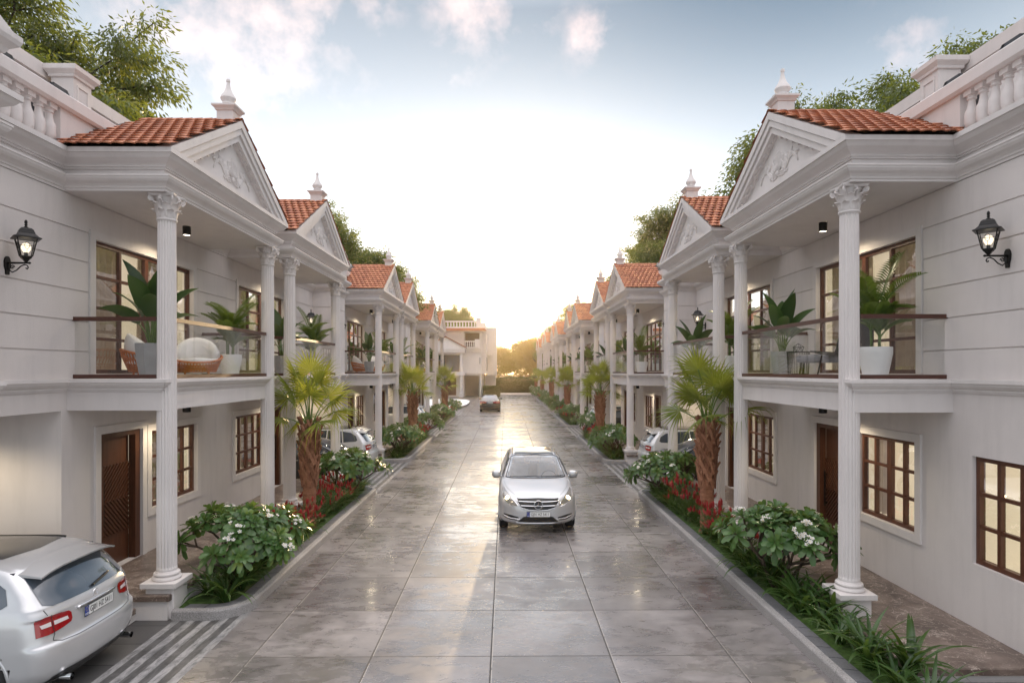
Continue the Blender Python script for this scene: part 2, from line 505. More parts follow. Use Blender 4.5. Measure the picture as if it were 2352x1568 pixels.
M['black_metal'] = plain('black_metal', (0.018, 0.017, 0.017), 0.38, 0.6, 0.2, 20)
M['grey_metal'] = plain('grey_metal', (0.055, 0.058, 0.065), 0.45, 0.5, 0.1)
M['bulb'] = emis('warm_bulb', (1.0, 0.86, 0.64), 1.1)
M['led'] = emis('warm_led', (1.0, 0.88, 0.68), 7.0)
M['lamp_glass'] = glass('lantern_glass', (0.97, 0.96, 0.93), 1.0)
M['concrete_pot'] = plain('concrete_pot', (0.34, 0.34, 0.345), 0.75, 0, 0.10, 5, 0.2, 50)
M['white_pot'] = plain('white_pot', (0.78, 0.775, 0.77), 0.28, 0, 0.03, 3)
M['soil'] = plain('soil', (0.035, 0.025, 0.016), 0.95, 0, 0.4, 30)
M['rattan'] = plain('orange_rattan', (0.52, 0.15, 0.035), 0.5, 0, 0.25, 40)
M['cushion'] = plain('white_cushion', (0.80, 0.78, 0.77), 0.9, 0, 0.03, 8, 0.1, 80)
M['rope'] = plain('dark_rope', (0.085, 0.08, 0.078), 0.8, 0, 0.2, 60)
M['throw'] = plain('grey_throw', (0.24, 0.24, 0.26), 0.95, 0, 0.15, 25, 0.3, 120)
M['bark'] = plain('tree_bark', (0.055, 0.040, 0.030), 0.9, 0, 0.4, 8, 0.6, 30)
M['tree_leaf'] = leaf('tree_leaf', (0.020, 0.044, 0.012), (0.085, 0.125, 0.030), (0.40, 0.42, 0.05), 0.40)
M['far_leaf'] = leaf('far_leaf', (0.035, 0.050, 0.014), (0.11, 0.12, 0.03), (0.75, 0.46, 0.08), 0.52)  # orange translucent tint puts the sun's glow into the far foliage
M['hedge_leaf'] = leaf('hedge_leaf', (0.022, 0.045, 0.010), (0.07, 0.10, 0.022), (0.25, 0.25, 0.04), 0.3)
M['palm_leaf'] = leaf('palm_leaf', (0.050, 0.105, 0.022), (0.135, 0.20, 0.045), (0.56, 0.56, 0.05), 0.45, 0.35, 0.5)
M['areca_leaf'] = leaf('areca_leaf', (0.035, 0.085, 0.014), (0.10, 0.17, 0.03), (0.30, 0.38, 0.05), 0.32, 0.35, 0.5)
M['banana_leaf'] = leaf('banana_leaf', (0.014, 0.040, 0.012), (0.035, 0.085, 0.025), (0.16, 0.26, 0.05), 0.22, 0.35, 0.5)
M['plumeria_leaf'] = leaf('plumeria_leaf', (0.030, 0.085, 0.022), (0.095, 0.185, 0.055), (0.26, 0.36, 0.06), 0.28, 0.33, 0.5)
M['lily_leaf'] = leaf('lily_leaf', (0.016, 0.050, 0.012), (0.055, 0.115, 0.025), (0.22, 0.32, 0.05), 0.28, 0.33, 0.5)
M['sprig'] = leaf('sprig_leaf', (0.025, 0.06, 0.015), (0.07, 0.13, 0.03), (0.2, 0.3, 0.05), 0.3)
M['red_flower'] = leaf('red_flower', (0.22, 0.012, 0.014), (0.42, 0.030, 0.03), (0.6, 0.05, 0.04), 0.25, 0.6)
M['petal'] = leaf('white_petal', (0.74, 0.73, 0.71), (0.82, 0.81, 0.78), (0.85, 0.82, 0.76), 0.3, 0.6)
M['petal_eye'] = plain('yellow_eye', (0.75, 0.45, 0.05), 0.6)
M['stem'] = plain('plant_stem', (0.085, 0.060, 0.042), 0.8, 0, 0.3, 20)
M['cane'] = plain('green_cane', (0.10, 0.17, 0.03), 0.4, 0, 0.3, 20)
def palm_bark():
    s = NT('palm_fibre'); c = s.coord('Object', (1, 1, 1)); g = s.n('NewGeometry')
    n = s.noise(s.coord('Object', (6, 6, 30)), 3.0, 6, 0.7, 0.5)
    k = s.math('ADD', s.math('MULTIPLY', n, 0.7), s.math('MULTIPLY', g.outputs['Random Per Island'], 0.35))
    s.set(Base_Color=s.ramp(k, [(0.25, (0.11, 0.042, 0.022)), (0.5, (0.27, 0.115, 0.062)), (0.8, (0.46, 0.23, 0.14))]), Roughness=0.85)
    s.bump(n, 0.9, 0.02)
    return s.m
M['palm_bark'] = palm_bark()
def paint(name, col, metal=0.35, rough=0.28):
    s = NT(name); s.set(Base_Color=col, Metallic=metal, Roughness=rough, Coat_Weight=0.6, Coat_Roughness=0.06)
    return s.m
M['silver'] = paint('silver_paint', (0.60, 0.60, 0.61), 0.45, 0.27)
M['white_paint'] = paint('white_paint', (0.60, 0.60, 0.61), 0.25, 0.3)
M['dark_paint'] = paint('dark_paint', (0.030, 0.032, 0.036), 0.4, 0.25)
M['bronze_paint'] = paint('bronze_paint', (0.030, 0.029, 0.028), 0.4, 0.25)
M['car_glass'] = NT('car_glass').set(Base_Color=(0.05, 0.065, 0.085), Roughness=0.03, Specular_IOR_Level=1.0, Coat_Weight=1.0, Coat_Roughness=0.01).m
M['screen_glass'] = NT('windscreen_glass').set(Base_Color=(0.17, 0.205, 0.26), Roughness=0.03, Specular_IOR_Level=0.8, Coat_Weight=0.7, Coat_Roughness=0.01).m
M['cabin_glass'] = glass('cabin_glass', (0.70, 0.76, 0.82), 2.2, 1.5)
M['roof_glass'] = NT('roof_glass').set(Base_Color=(0.035, 0.036, 0.038), Roughness=0.10, Specular_IOR_Level=0.8).m
M['black_trim'] = plain('black_trim', (0.014, 0.014, 0.015), 0.45)
M['tyre'] = plain('tyre_rubber', (0.020, 0.020, 0.021), 0.85)
M['chrome'] = NT('chrome').set(Base_Color=(0.80, 0.80, 0.82), Metallic=1.0, Roughness=0.12).m
M['alloy'] = NT('alloy').set(Base_Color=(0.50, 0.51, 0.53), Metallic=0.9, Roughness=0.3).m
M['tail_red'] = NT('tail_red').set(Base_Color=(0.30, 0.006, 0.010), Roughness=0.10, Coat_Weight=1.0).m
M['tail_white'] = NT('tail_white').set(Base_Color=(0.72, 0.66, 0.66), Roughness=0.15, Coat_Weight=1.0).m
M['lamp_house'] = NT('lamp_house').set(Base_Color=(0.42, 0.40, 0.37), Metallic=0.6, Roughness=0.15, Coat_Weight=1.0).m
M['headlight_on'] = emis('headlight_on', (1.0, 0.82, 0.50), 9.0)
M['plate_white'] = plain('plate_white', (0.78, 0.78, 0.77), 0.4, 0, 0.02)
M['plate_blue'] = plain('plate_blue', (0.02, 0.06, 0.32), 0.4)
M['plate_ink'] = plain('plate_ink', (0.012, 0.012, 0.012), 0.5)
M['plate_gold'] = plain('plate_gold', (0.70, 0.50, 0.05), 0.4)
M['seat'] = plain('car_seat', (0.45, 0.43, 0.42), 0.8)
# ------------------------------------------------------------------ town houses
# local frame of a house: s = distance from the street axis, t = distance from the middle of its pair, z = height
S0 = 6.4
ENT = [(0, 6.28), (0.03, 6.28), (0.03, 6.315), (0.045, 6.32), (0.05, 6.345), (0.075, 6.375), (0.115, 6.405), (0.14, 6.44), (0.145, 6.468), (0.155, 6.47), (0.155, 6.495), (0.0, 6.497),
       (0, 6.60), (0.025, 6.60), (0.025, 6.625), (0.045, 6.63), (0.045, 6.65), (0.065, 6.67), (0.115, 6.70), (0.16, 6.73), (0.19, 6.77), (0.20, 6.79), (0.22, 6.79), (0.22, 6.86), (0, 6.86)]
STR = [(0, 3.345), (0.02, 3.345), (0.02, 3.37), (0.035, 3.37), (0.035, 3.39), (0.06, 3.41), (0.085, 3.44), (0.095, 3.47), (0.11, 3.475), (0.11, 3.525), (0, 3.53)]
GROOVES = [3.53, 3.94, 4.40, 4.86, 5.32, 5.78, 6.28]
CACHE = {}
DX = {-1: 0.10, 1: -0.09}      # the two rows stand a little off the middle of the street

class HB:
    def __init__(s, side, dir_, variant):
        s.side, s.dir, s.var = side, dir_, variant
        s.to = 4.80 if variant == 'end' else 4.65
        s.end = 9.4 if variant == 'end' else 7.8
    def xf(s, p):
        return (s.side * (p[0] - S0), s.dir * (p[1] - 2.7), p[2])
    def part(s, name, mats, fn, parent, key='', smooth=False, **kw):
        k = (s.side, s.dir, s.var, name, key)
        if k not in CACHE:
            mb = MB(); fn(mb)
            CACHE[k] = mb.mesh(name, mats if isinstance(mats, list) else [mats], xf=s.xf, flip=(s.side * s.dir < 0), smooth=smooth)
        return link(name, CACHE[k], parent, **kw)

def shared(name, mats, fn, smooth=False):
    k = ('shared', name)
    if k not in CACHE:
        mb = MB(); fn(mb)
        CACHE[k] = mb.mesh(name, mats if isinstance(mats, list) else [mats], smooth=smooth)
    return CACHE[k]

def wall_open(mb, s, t0, t1, z0, z1, ops, depth=0.14):
    ts = sorted({t0, t1, *[o[0] for o in ops], *[o[1] for o in ops]})
    zs = sorted({z0, z1, *[o[2] for o in ops], *[o[3] for o in ops]})
    for a, b in zip(ts, ts[1:]):
        for c, d in zip(zs, zs[1:]):
            tm, zm = (a + b) / 2, (c + d) / 2
            if any(o[0] < tm < o[1] and o[2] < zm < o[3] for o in ops): continue
            mb.quad((s, a, c), (s, a, d), (s, b, d), (s, b, c))
    for a, b, c, d in ops:
        e = s + depth
        mb.quad((s, a, c), (e, a, c), (e, a, d), (s, a, d)); mb.quad((s, b, c), (s, b, d), (e, b, d), (e, b, c))
        mb.quad((s, a, d), (e, a, d), (e, b, d), (s, b, d)); mb.quad((s, a, c), (s, b, c), (e, b, c), (e, a, c))

def shaft_mesh(mb):
    n = 20
    def ring(r, z, fl):
        out = []
        for i in range(n):
            for q, d in ((0.0, 0), (0.16, 0), (0.30, .62), (0.58, 1.0), (0.86, .62)):
                a = 2 * math.pi * (i + q) / n; rr = r - 0.014 * d * fl
                out.append((rr * math.cos(a), rr * math.sin(a), z))
        return out
    mb.rings([ring(.142, .655, 0), ring(.142, .69, 0), ring(.140, .72, 1), ring(.138, 3.0, 1), ring(.126, 5.86, 1), ring(.127, 5.89, 0), ring(.127, 5.93, 0)])
    mb.lathe([(.128, 5.885), (.140, 5.89), (.146, 5.905), (.140, 5.92), (.128, 5.925)], 32)
def base_mesh(mb):
    mb.lathe([(.17, .53), (.195, .535), (.205, .555), (.195, .578), (.175, .585), (.165, .595), (.165, .60), (.178, .605), (.184, .62), (.176, .637), (.155, .64), (.15, .655), (.142, .66)], 32)
def plinth_mesh(mb):
    mb.bbox(-.205, .205, -.205, .205, 0, .449, .008)
    mb.rings([[(x * w, y * w, z) for x, y in ((-1, -1), (1, -1), (1, 1), (-1, 1))] for w, z in ((.215, .4505), (.255, .455), (.258, .465), (.258, .528), (.252, .532))], cap=True)
def capital_mesh(mb):
    mb.lathe([(.120, 5.925), (.120, 6.0), (.124, 6.1), (.145, 6.2), (.165, 6.235)], 24)
    def lf(a, r0, z0, h, w, curl):
        rows = []
        for j, (u, o) in enumerate(((0, 0), (.35, .012), (.65, .02), (.85, .045), (.97, .085), (.93, .11))):
            ww = w * (1.0, 1.08, 1.1, .85, .6, .35)[j] / 2
            z = z0 + h * u; r = r0 + o * curl
            row = []
            for q in (-1, -.5, 0, .5, 1):
                rr = r + (0.012 if q == 0 else (.006 if abs(q) == .5 else -.004))
                aa = a + q * ww / r0
                row.append((rr * math.cos(aa), rr * math.sin(aa), z - abs(q) * .012 * (j > 2)))
            rows.append(row)
        mb.rings(rows, closed=False)
    for i in range(8): lf(2 * math.pi * i / 8, .127, 5.925, .13, .10, .75)
    for i in range(8): lf(2 * math.pi * (i + .5) / 8, .128, 5.95, .205, .095, .85)
    for i in range(4):
        a = math.pi / 4 + i * math.pi / 2
        pts = []; rad = []
        for k in range(9):
            q = k / 8
            pts.append(((.125 + .105 * q ** 1.5) * math.cos(a), (.125 + .105 * q ** 1.5) * math.sin(a), 6.06 + .165 * q)); rad.append(.014)
        cx, cz = .215, 6.2
        for k in range(14):
            th = math.pi * .5 - k * .75; rr = .042 * (1 - k / 15)
            pts.append(((cx + rr * math.cos(th)) * math.cos(a), (cx + rr * math.cos(th)) * math.sin(a), cz + rr * math.sin(th))); rad.append(.014)
        mb.tube(pts, rad, 6)
        for sgn in (-1, 1):
            b = a + sgn * .55
            pts = [((.135 + .05 * k / 5) * math.cos(b + sgn * .22 * k / 5), (.135 + .05 * k / 5) * math.sin(b + sgn * .22 * k / 5), 6.08 + .12 * k / 5) for k in range(6)]
            e = pts[-1]; b2 = b + sgn * .22
            pts += [((.185 + .022 * math.sin(k * .9)) * math.cos(b2 + sgn * .1 * math.cos(k * .9)), (.185 + .022 * math.sin(k * .9)) * math.sin(b2 + sgn * .1 * math.cos(k * .9)), 6.195 + .022 * math.cos(k * .9)) for k in range(6)]
            mb.tube(pts, .011, 5)
        b = i * math.pi / 2
        mb.lathe([(.0, -.02), (.022, -.015), (.028, 0), (.022, .018), (0, .022)], 8, (.172 * math.cos(b), .172 * math.sin(b), 6.235))
    def ab(w, z):
        out = []
        for i in range(4):
            a0 = math.pi / 4 + i * math.pi / 2
            for q in (-.07, .07): out.append((w * 1.36 * math.cos(a0 + q), w * 1.36 * math.sin(a0 + q), z))
            b = a0 + math.pi / 4
            for q in (-.35, 0, .35): out.append((w * (.83 + .22 * abs(q)) * math.cos(b + q) / max(math.cos(q), .5), w * (.83 + .22 * abs(q)) * math.sin(b + q) / max(math.cos(q), .5), z))
        return out
    mb.rings([ab(.17, 6.238), ab(.18, 6.245), ab(.19, 6.262), ab(.19, 6.279)], cap=True)

def column(parent, hb, t, plinth):
    p = hb.xf((5.0, t, 0))
    c = link('column', shared('column_shaft', M['trim'], shaft_mesh), parent, loc=p)
    link('capital', shared('capital', M['trim'], capital_mesh, 40), c)
    link('base', shared('column_base', M['trim'], base_mesh, 40), c)
    link('plinth', shared('plinth', M['trim'], plinth_mesh), c)
    return c

def tiles(mb, s0, s1, te, ze, tr, zr):
    # one slope from eave (te, ze) up to the ridge (tr, zr)
    L = math.hypot(tr - te, zr - ze); ut, uz = (tr - te) / L, (zr - ze) / L
    nt_, nz = (-uz, ut) if ut > 0 else (uz, -ut)
    rows = 12; rh = L / rows; tw = 0.170
    for r in range(rows):
        off = (r % 2) * tw / 2
        k = int((s1 - s0 + off) / tw) + 1
        for i in range(k):
            a = s0 - off + i * tw; b = a + tw
            a2, b2 = max(a, s0), min(b, s1)
            if b2 - a2 < .03: continue
            lo = []; hi = []; lip = []
            for q in range(5):
                s = a2 + (b2 - a2) * q / 4
                ph = (s - a) / tw
                h = .024 * math.sin(math.pi * ph)
                d0 = r * rh - .004 - .055 * max(0.0, math.sin(math.pi * ph)) ** 1.3; d1 = (r + 1) * rh + .02
                l0 = .040 + h; l1 = .004 + h
                lo.append((s, te + ut * d0 + nt_ * l0, ze + uz * d0 + nz * l0))
                lip.append((s, te + ut * (d0 + .002) + nt_ * (l0 - .020), ze + uz * (d0 + .002) + nz * (l0 - .020)))
                hi.append((s, te + ut * d1 + nt_ * l1, ze + uz * d1 + nz * l1))
            mb.rings([lip, lo, hi], closed=False)

def scrolls(mb, tc, zc, s, sgn):
    # leafy relief: a plume in the middle and two running scrolls on each side
    def tube2(pts, r0, r1):
        n = len(pts)
        mb.tube([(s, tc + sgn * p[0], zc + p[1]) for p in pts], [r0 + (r1 - r0) * i / (n - 1) for i in range(n)], 5)
    def spiral(cx, cy, r, a0, turns, dirn, r0=.022, r1=.010):
        tube2([(cx + r * (1 - .8 * k / 16) * math.cos(a0 + dirn * turns * 2 * math.pi * k / 16), cy + r * (1 - .8 * k / 16) * math.sin(a0 + dirn * turns * 2 * math.pi * k / 16)) for k in range(17)], r0, r1)
    for m in (-1, 1):
        for j in range(4):
            w = .03 + .05 * j
            tube2([(m * w * .3, -.12), (m * w * .9, .02), (m * w * 1.15, .12), (m * w * .9, .24 - .03 * j)], .020, .010)
        spiral(m * .11, -.02, .07, math.pi / 2, 1.2, -m)
        for j in range(3):
            o = .035 * j
            tube2([(m * .05, -.20 + o), (m * .20, -.22 + o), (m * .34, -.12 + o), (m * .44, -.02 + o * .8), (m * .56, 0.0 + o * .6), (m * .68, -.07 + o * .5), (m * .74, -.16 + o * .3)], .020, .010)
        for cx, cy in ((.25, -.10), (.40, .03), (.56, .05)):
            for j in range(3):
                tube2([(m * cx, cy - .06), (m * (cx - .02 - .035 * j), cy + .02), (m * (cx - .03 - .045 * j), cy + .09 - .015 * j)], .017, .008)
        spiral(m * .70, -.02, .055, 0, 1.1, m)
        spiral(m * .30, -.17, .045, 0, 1.1, -m)
    mb.lathe([(.0, -.05), (.04, -.02), (.05, .02), (.02, .06), (0, .07)], 8, (s, tc, zc - .16))

def window(hb, parent, t0, t1, z0, z1, mull, rows, key, curtains=((0, .3), (.72, 1.0)), surround=True, row_fracs=None):
    s = S0 + .05
    cols = [0] + list(mull) + [1]
    def fr(mb):
        w = .065
        mb.box(s, s + .08, t0, t1, z1 - w, z1 - .002); mb.box(s, s + .08, t0, t1, z0 + .002, z0 + w)
        mb.box(s, s + .08, t0 + .002, t0 + w, z0 + w, z1 - w); mb.box(s, s + .08, t1 - w, t1 - .002, z0 + w, z1 - w)
        for i, m in enumerate(mull):
            c = t0 + (t1 - t0) * m
            th = .055 if (i % 2 == 1 or len(mull) < 3) else .028
            mb.box(s + .004, s + .07, c - th, c + th, z0 + w, z1 - w)
        fr_ = row_fracs or [(r + 1) / rows for r in range(rows - 1)]
        for f in fr_:
            z = z0 + w + (z1 - z0 - 2 * w) * f
            mb.box(s + .006, s + .06, t0 + w, t1 - w, z - .024, z + .024)
    f = hb.part('window', M['frame_wood'], fr, parent, key)
    hb.part('pane', M['pane'], lambda mb: mb.quad((s + .03, t0 + .05, z0 + .05), (s + .03, t0 + .05, z1 - .05), (s + .03, t1 - .05, z1 - .05), (s + .03, t1 - .05, z0 + .05)), f, key)
    def cu(mb):
        for a, b in curtains:
            n = int((b - a) * (t1 - t0) / .025) + 4
            lo, hi = [], []
            for i in range(n + 1):
                q = i / n; t = t0 + .02 + (t1 - t0 - .04) * (a + (b - a) * q)
                ss = s + .24 + .060 * math.sin(i * .80) + .018 * math.sin(i * .37)
                lo.append((ss, t, z0 + .03)); hi.append((s + .24 + .045 * math.sin(i * .80), t, z1))
            mb.rings([lo, hi], closed=False)
    if curtains: hb.part('curtain', M['curtain'], cu, f, key, smooth=True)
    def rm(mb):
        a, b, c, d, e, g = S0 + .141, S0 + 1.25, t0 - .25, t1 + .25, z0 - .1, z1 + .1
        mb.quad((b, c, e), (b, c, g), (b, d, g), (b, d, e)); mb.quad((a, c, e), (b, c, e), (b, c, g), (a, c, g)); mb.quad((a, d, e), (b, d, e), (b, d, g), (a, d, g))
        mb.quad((a, c, g), (b, c, g), (b, d, g), (a, d, g)); mb.quad((a, c, e), (b, c, e), (b, d, e), (a, d, e))
    hb.part('room', M['room'], rm, f, key)
    if surround:
        def su(mb):
            w, a, b = .13, S0 - .035, S0
            zb = z0 - w if z0 > 3.6 or z0 < 3 else z0
            mb.box(a, b, t0 - w, t1 + w, z1, z1 + w); mb.box(a, b, t0 - w, t0, z0, z1); mb.box(a, b, t1, t1 + w, z0, z1)
            if zb < z0: mb.box(a, b, t0 - w, t1 + w, zb, z0)
        hb.part('surround', M['trim'], su, f, key)
    return f

def door(hb, parent, t0, t1, z0, z1):
    s = S0 + .10
    def fr(mb):
        w = .14
        mb.box(S0 + .02, S0 + .139, t0 + .002, t0 + w, z0, z1 - .002); mb.box(S0 + .02, S0 + .139, t1 - w, t1 - .002, z0, z1 - .002); mb.box(S0 + .02, S0 + .139, t0 + w, t1 - w, z1 - .09, z1 - .002)
        mb.quad((s + .045, t0 + w, z0), (s + .045, t0 + w, z1 - .09), (s + .045, t1 - w, z1 - .09), (s + .045, t1 - w, z0))
        # two bands of slanting slats
        a, b = t0 + w + .01, t1 - w - .03
        zb, zm, zt = z0 + .52, z0 + 1.10, z0 + 1.70
        for (lo, hi, sl) in ((zb, zm, 1), (zm, zt, -1)):
            k = 0.088; n = int((hi - lo + (b - a)) / k) + 2
            for i in range(-1, n):
                c = lo - (b - a) + i * k if sl > 0 else lo + i * k
                pts = []
                for (p, off) in ((a, 0), (b, 0), (b, .047), (a, .047)):
                    z = c + off + (p - a) * (1 if sl > 0 else -1)
                    pts.append((p, z))
                pts = clip_z(pts, lo, hi)
                if len(pts) >= 3: mb.prism(pts, lambda p, h: (h, p[0], p[1]), s + .018, s + .044)
    d = hb.part('door', M['door_wood'], fr, parent)
    hb.part('slat_backing', M['groove'], lambda mb: mb.quad((s + .041, t0 + .15, z0 + .52), (s + .041, t0 + .15, z0 + 1.7), (s + .041, t1 - .17, z0 + 1.7), (s + .041, t1 - .17, z0 + .52)), d)
    def hd(mb):
        tt = t1 - .22 if hb.var != 'end' else t0 + .22
        mb.box(s - .035, s - .015, tt - .012, tt + .012, z0 + .75, z0 + 1.45); mb.box(s - .015, s + .046, tt - .008, tt + .008, z0 + .8, z0 + .83); mb.box(s - .015, s + .046, tt - .008, tt + .008, z0 + 1.37, z0 + 1.40)
    hb.part('handle', M['black_metal'], hd, d)
    def su(mb):
        w, a, b = .13, S0 - .035, S0
        mb.box(a, b, t0 - w, t1 + w, z1, z1 + w); mb.box(a, b, t0 - w, t0, z0, z1); mb.box(a, b, t1, t1 + w, z0, z1)
    hb.part('surround', M['trim'], su, d)

def clip_z(pts, lo, hi):
    for (lim, sg) in ((lo, 1), (hi, -1)):
        out = []
        for i in range(len(pts)):
            p, q = pts[i], pts[(i + 1) % len(pts)]
            ip, iq = (p[1] - lim) * sg >= -1e-9, (q[1] - lim) * sg >= -1e-9
            if ip: out.append(p)
            if ip != iq:
                k = (lim - p[1]) / (q[1] - p[1]); out.append((p[0] + (q[0] - p[0]) * k, lim))
        pts = out
        if len(pts) < 3: return []
    return pts

def baluster_mesh(mb):
    mb.box(-.06, .06, -.06, .06, 0, .05)
    mb.lathe([(.045, .05), (.055, .06), (.055, .075), (.04, .085), (.045, .10), (.075, .14), (.086, .19), (.086, .30), (.082, .345), (.058, .40), (.046, .47), (.042, .52), (.058, .53), (.062, .545), (.05, .56), (.06, .575), (.06, .59)], 14)
    mb.box(-.07, .07, -.07, .07, .59, .67)

def finial_mesh(mb):
    def sq(w, z): return [(x * w, y * w, z) for x, y in ((-1, -1), (1, -1), (1, 1), (-1, 1))]
    mb.rings([sq(.145, -.35), sq(.145, .16), sq(.165, .17), sq(.175, .20), sq(.215, .235), sq(.215, .265), sq(.12, .27)], cap=True)
    mb.lathe([(r_, .27 + (z_ - .27) * 1.22) for r_, z_ in [(.085, .27), (.085, .31), (.10, .315), (.10, .33), (.09, .34), (.125, .375), (.135, .40), (.12, .435), (.075, .49), (.045, .55), (.03, .61), (.026, .645), (.034, .65), (.036, .67), (.028, .69), (.0, .70)]], 20)

def house(side, dir_, c, variant, label, near):
    hb = HB(side, dir_, variant)
    to, te = hb.to, hb.end
    E = empty('town_house', (side * (S0 + DX[side]), c + dir_ * 2.7, 0), label=label, cat='house', group='white colonnaded houses lining the street')
    part = lambda *a, **k: hb.part(*a, **k)
    end = variant == 'end'
    zp = 0.20 if end else 0.37
    if end:
        dops = (1.02, 2.15, zp, 2.60); wops = [(2.60, 4.15, 1.14, 2.55), (5.30, 6.85, 1.05, 2.50)]
    else:
        dops = (2.90, 4.05, zp, 2.63); wops = [(0.92, 2.62, 1.14, 2.55)]
    up = (1.10, 4.18, 3.60, 5.72)
    fs, ft, fi = 4.92, to + .22, .50            # portico faces
    bs = 5.78                                    # front of the bay over the drive
    def walls(mb):
        gt = te if end else 4.9
        wall_open(mb, S0, 0, gt, 0, 3.06, [dops] + wops)
        wall_open(mb, S0, 0, te, 3.06, 6.30, [up])
        mb.quad((S0 + .02, 0, 6.29), (S0 + .02, 0, 6.84), (S0 + .02, te, 6.84), (S0 + .02, te, 6.29))
        if not end:
            mb.quad((S0, 4.9, 0), (S0, 4.9, 3.06), (10.2, 4.9, 3.06), (10.2, 4.9, 0))
            mb.quad((10.2, 4.9, 0), (10.2, 4.9, 3.06), (10.2, te, 3.06), (10.2, te, 0))
            mb.quad((S0, 4.9, 3.06), (10.2, 4.9, 3.06), (10.2, te, 3.06), (S0, te, 3.06))
            # bay
            mb.quad((bs, 6.93, 3.06), (bs, 6.93, 6.29), (bs, te, 6.29), (bs, te, 3.06))
            mb.quad((bs, 6.93, 3.06), (S0, 6.93, 3.06), (S0, 6.93, 6.29), (bs, 6.93, 6.29))
            mb.quad((bs, 6.93, 3.06), (S0, 6.93, 3.06), (S0, te, 3.06), (bs, te, 3.06))
        mb.quad((10.6, 0, 0), (10.6, 0, 6.84), (10.6, te, 6.84), (10.6, te, 0))
        mb.quad((S0, te, 3.06 if not end else 0), (S0, te, 6.84), (10.6, te, 6.84), (10.6, te, 3.06 if not end else 0))
        mb.quad((S0, 0, 0), (S0, 0, 6.84), (10.6, 0, 6.84), (10.6, 0, 0))
        mb.quad((S0, 0, 6.84), (10.6, 0, 6.84), (10.6, te, 6.84), (S0, te, 6.84))
        # courses of the upper wall, standing 18 mm proud with open joints between them
        for z0, z1 in zip(GROOVES, GROOVES[1:]):
            a, b = z0 + (.010 if z0 > 3.6 else 0), z1 - .010
            spans = [(0.0, .955), (4.325, 6.93 if not end else te)] if z0 < 5.7 else [(0.0, 6.93 if not end else te)]
            for t0, t1 in spans:
                if z0 >= 5.7:
                    mb.box(S0 - .018, S0 + .001, t0, t1, a, b)
                else:
                    mb.box(S0 - .018, S0 + .001, t0, t1, a, b)
            if not end:
                mb.box(bs - .018, bs + .001, 6.912, te, a, b); mb.box(bs + .001, S0 - .02, 6.912, 6.931, a, b)
    part('wall', M['stucco'], walls, E)
    wp = [(bs, te), (bs, 6.93), (S0, 6.93)] if not end else [(S0, te)]
    def ent(mb):
        mb.sweep(wp + [(S0, ft), (fs, ft), (fs, fi), (S0, fi), (S0, 0)], ENT)
        mb.box(fs + .01, S0, fi + .01, ft - .01, 6.282, 6.85)
    part('entablature', M['trim'], ent, E)
    # balcony slab and string course
    b_s, b_o, b_i = 5.0, to + .14, .56
    def bal(mb):
        mb.sweep(wp + [(S0, b_o), (b_s, b_o), (b_s, b_i), (S0, b_i), (S0, 0)], STR)
        mb.box(b_s, S0, b_i, b_o, 3.06, 3.528)
    B = part('balcony', M['trim'], bal, E)
    def hrail(mb):
        for z0, z1, w in ((4.395, 4.457, .032), (3.532, 3.592, .036)):
            mb.box(5.0 - w, 5.0 + w, .68 + .15, to - .15, z0, z1)
            mb.box(5.15, S0, to - w, to + w, z0, z1)
            mb.box(5.15, S0, .68 - w, .68 + w, z0, z1)
    part('handrail', M['rail_wood'], hrail, B)
    def pan(mb, a, b):
        mb.box(min(a[0], b[0]) - (.006 if a[0] == b[0] else 0), max(a[0], b[0]) + (.006 if a[0] == b[0] else 0), min(a[1], b[1]) - (.006 if a[1] == b[1] else 0), max(a[1], b[1]) + (.006 if a[1] == b[1] else 0), 3.594, 4.393)
    for i, (a, b) in enumerate((((5.0, .84), (5.0, to - .155)), ((5.155, to), (S0 - .03, to)), ((5.155, .68), (S0 - .03, .68)))):
        part('glass_panel', M['balcony_glass'], lambda mb: pan(mb, a, b), B, key=i)
    # pediment
    t0, t1 = fi - .22, ft + .22
    tc = (t0 + t1) / 2; zb = 6.862; za = 8.19
    sl = (za - zb) / ((t1 - t0) / 2); ca = 1 / math.sqrt(1 + sl * sl); sa = sl * ca
    def tri(d):
        return (t0 + d / sa, zb), (t1 - d / sa, zb), (tc, za - d / ca)
    def ped(mb):
        for d0, d1, sf in ((0, .115, 4.70), (.115, .128, 4.735), (.128, .225, 4.725), (.225, .238, 4.77), (.238, .33, 4.76), (.33, .36, 4.83)):
            A, Bq = tri(d0), tri(d1)
            fn = lambda p, h: (h, p[0], p[1])
            mb.prism([A[0], Bq[0], Bq[2], A[2]], fn, sf, 4.93); mb.prism([A[1], A[2], Bq[2], Bq[1]], fn, sf, 4.93)
        T = tri(.33)
        mb.add([(4.88, *T[0]), (4.88, *T[1]), (4.88, *T[2])], [(0, 1, 2)])
        L = math.hypot(tc - T[0][0], T[2][1] - zb)
        for k in range(1, 8):
            f = k / 8.0
            for sg, P0 in ((1, T[0]), (-1, T[1])):
                a = (P0[0] + sg * (tc - T[0][0]) * f, zb + (T[2][1] - zb) * f)
                w = .032
                q = [(a[0] - sg * w * ca * -1, a[1] + w * sa), (a[0] - sg * w * ca, a[1] - w * sa)]
                q2 = [(p[0] + sg * .045 * sa, p[1] - .045 * ca) for p in q]
                mb.prism([q[0], q[1], q2[1], q2[0]], lambda p, h: (h, p[0], p[1]), 4.80, 4.879)
    Pd = part('pediment', M['trim'], ped, E)
    part('relief', M['trim'], lambda mb: scrolls(mb, tc, zb + .40, 4.875, 1), Pd, smooth=True)
    def rbody(mb):
        A = tri(0)
        mb.prism([(A[0][0] + .03, zb), (A[1][0] - .03, zb), (tc, za - .02)], lambda p, h: (h, p[0], p[1]), 4.932, 6.75)
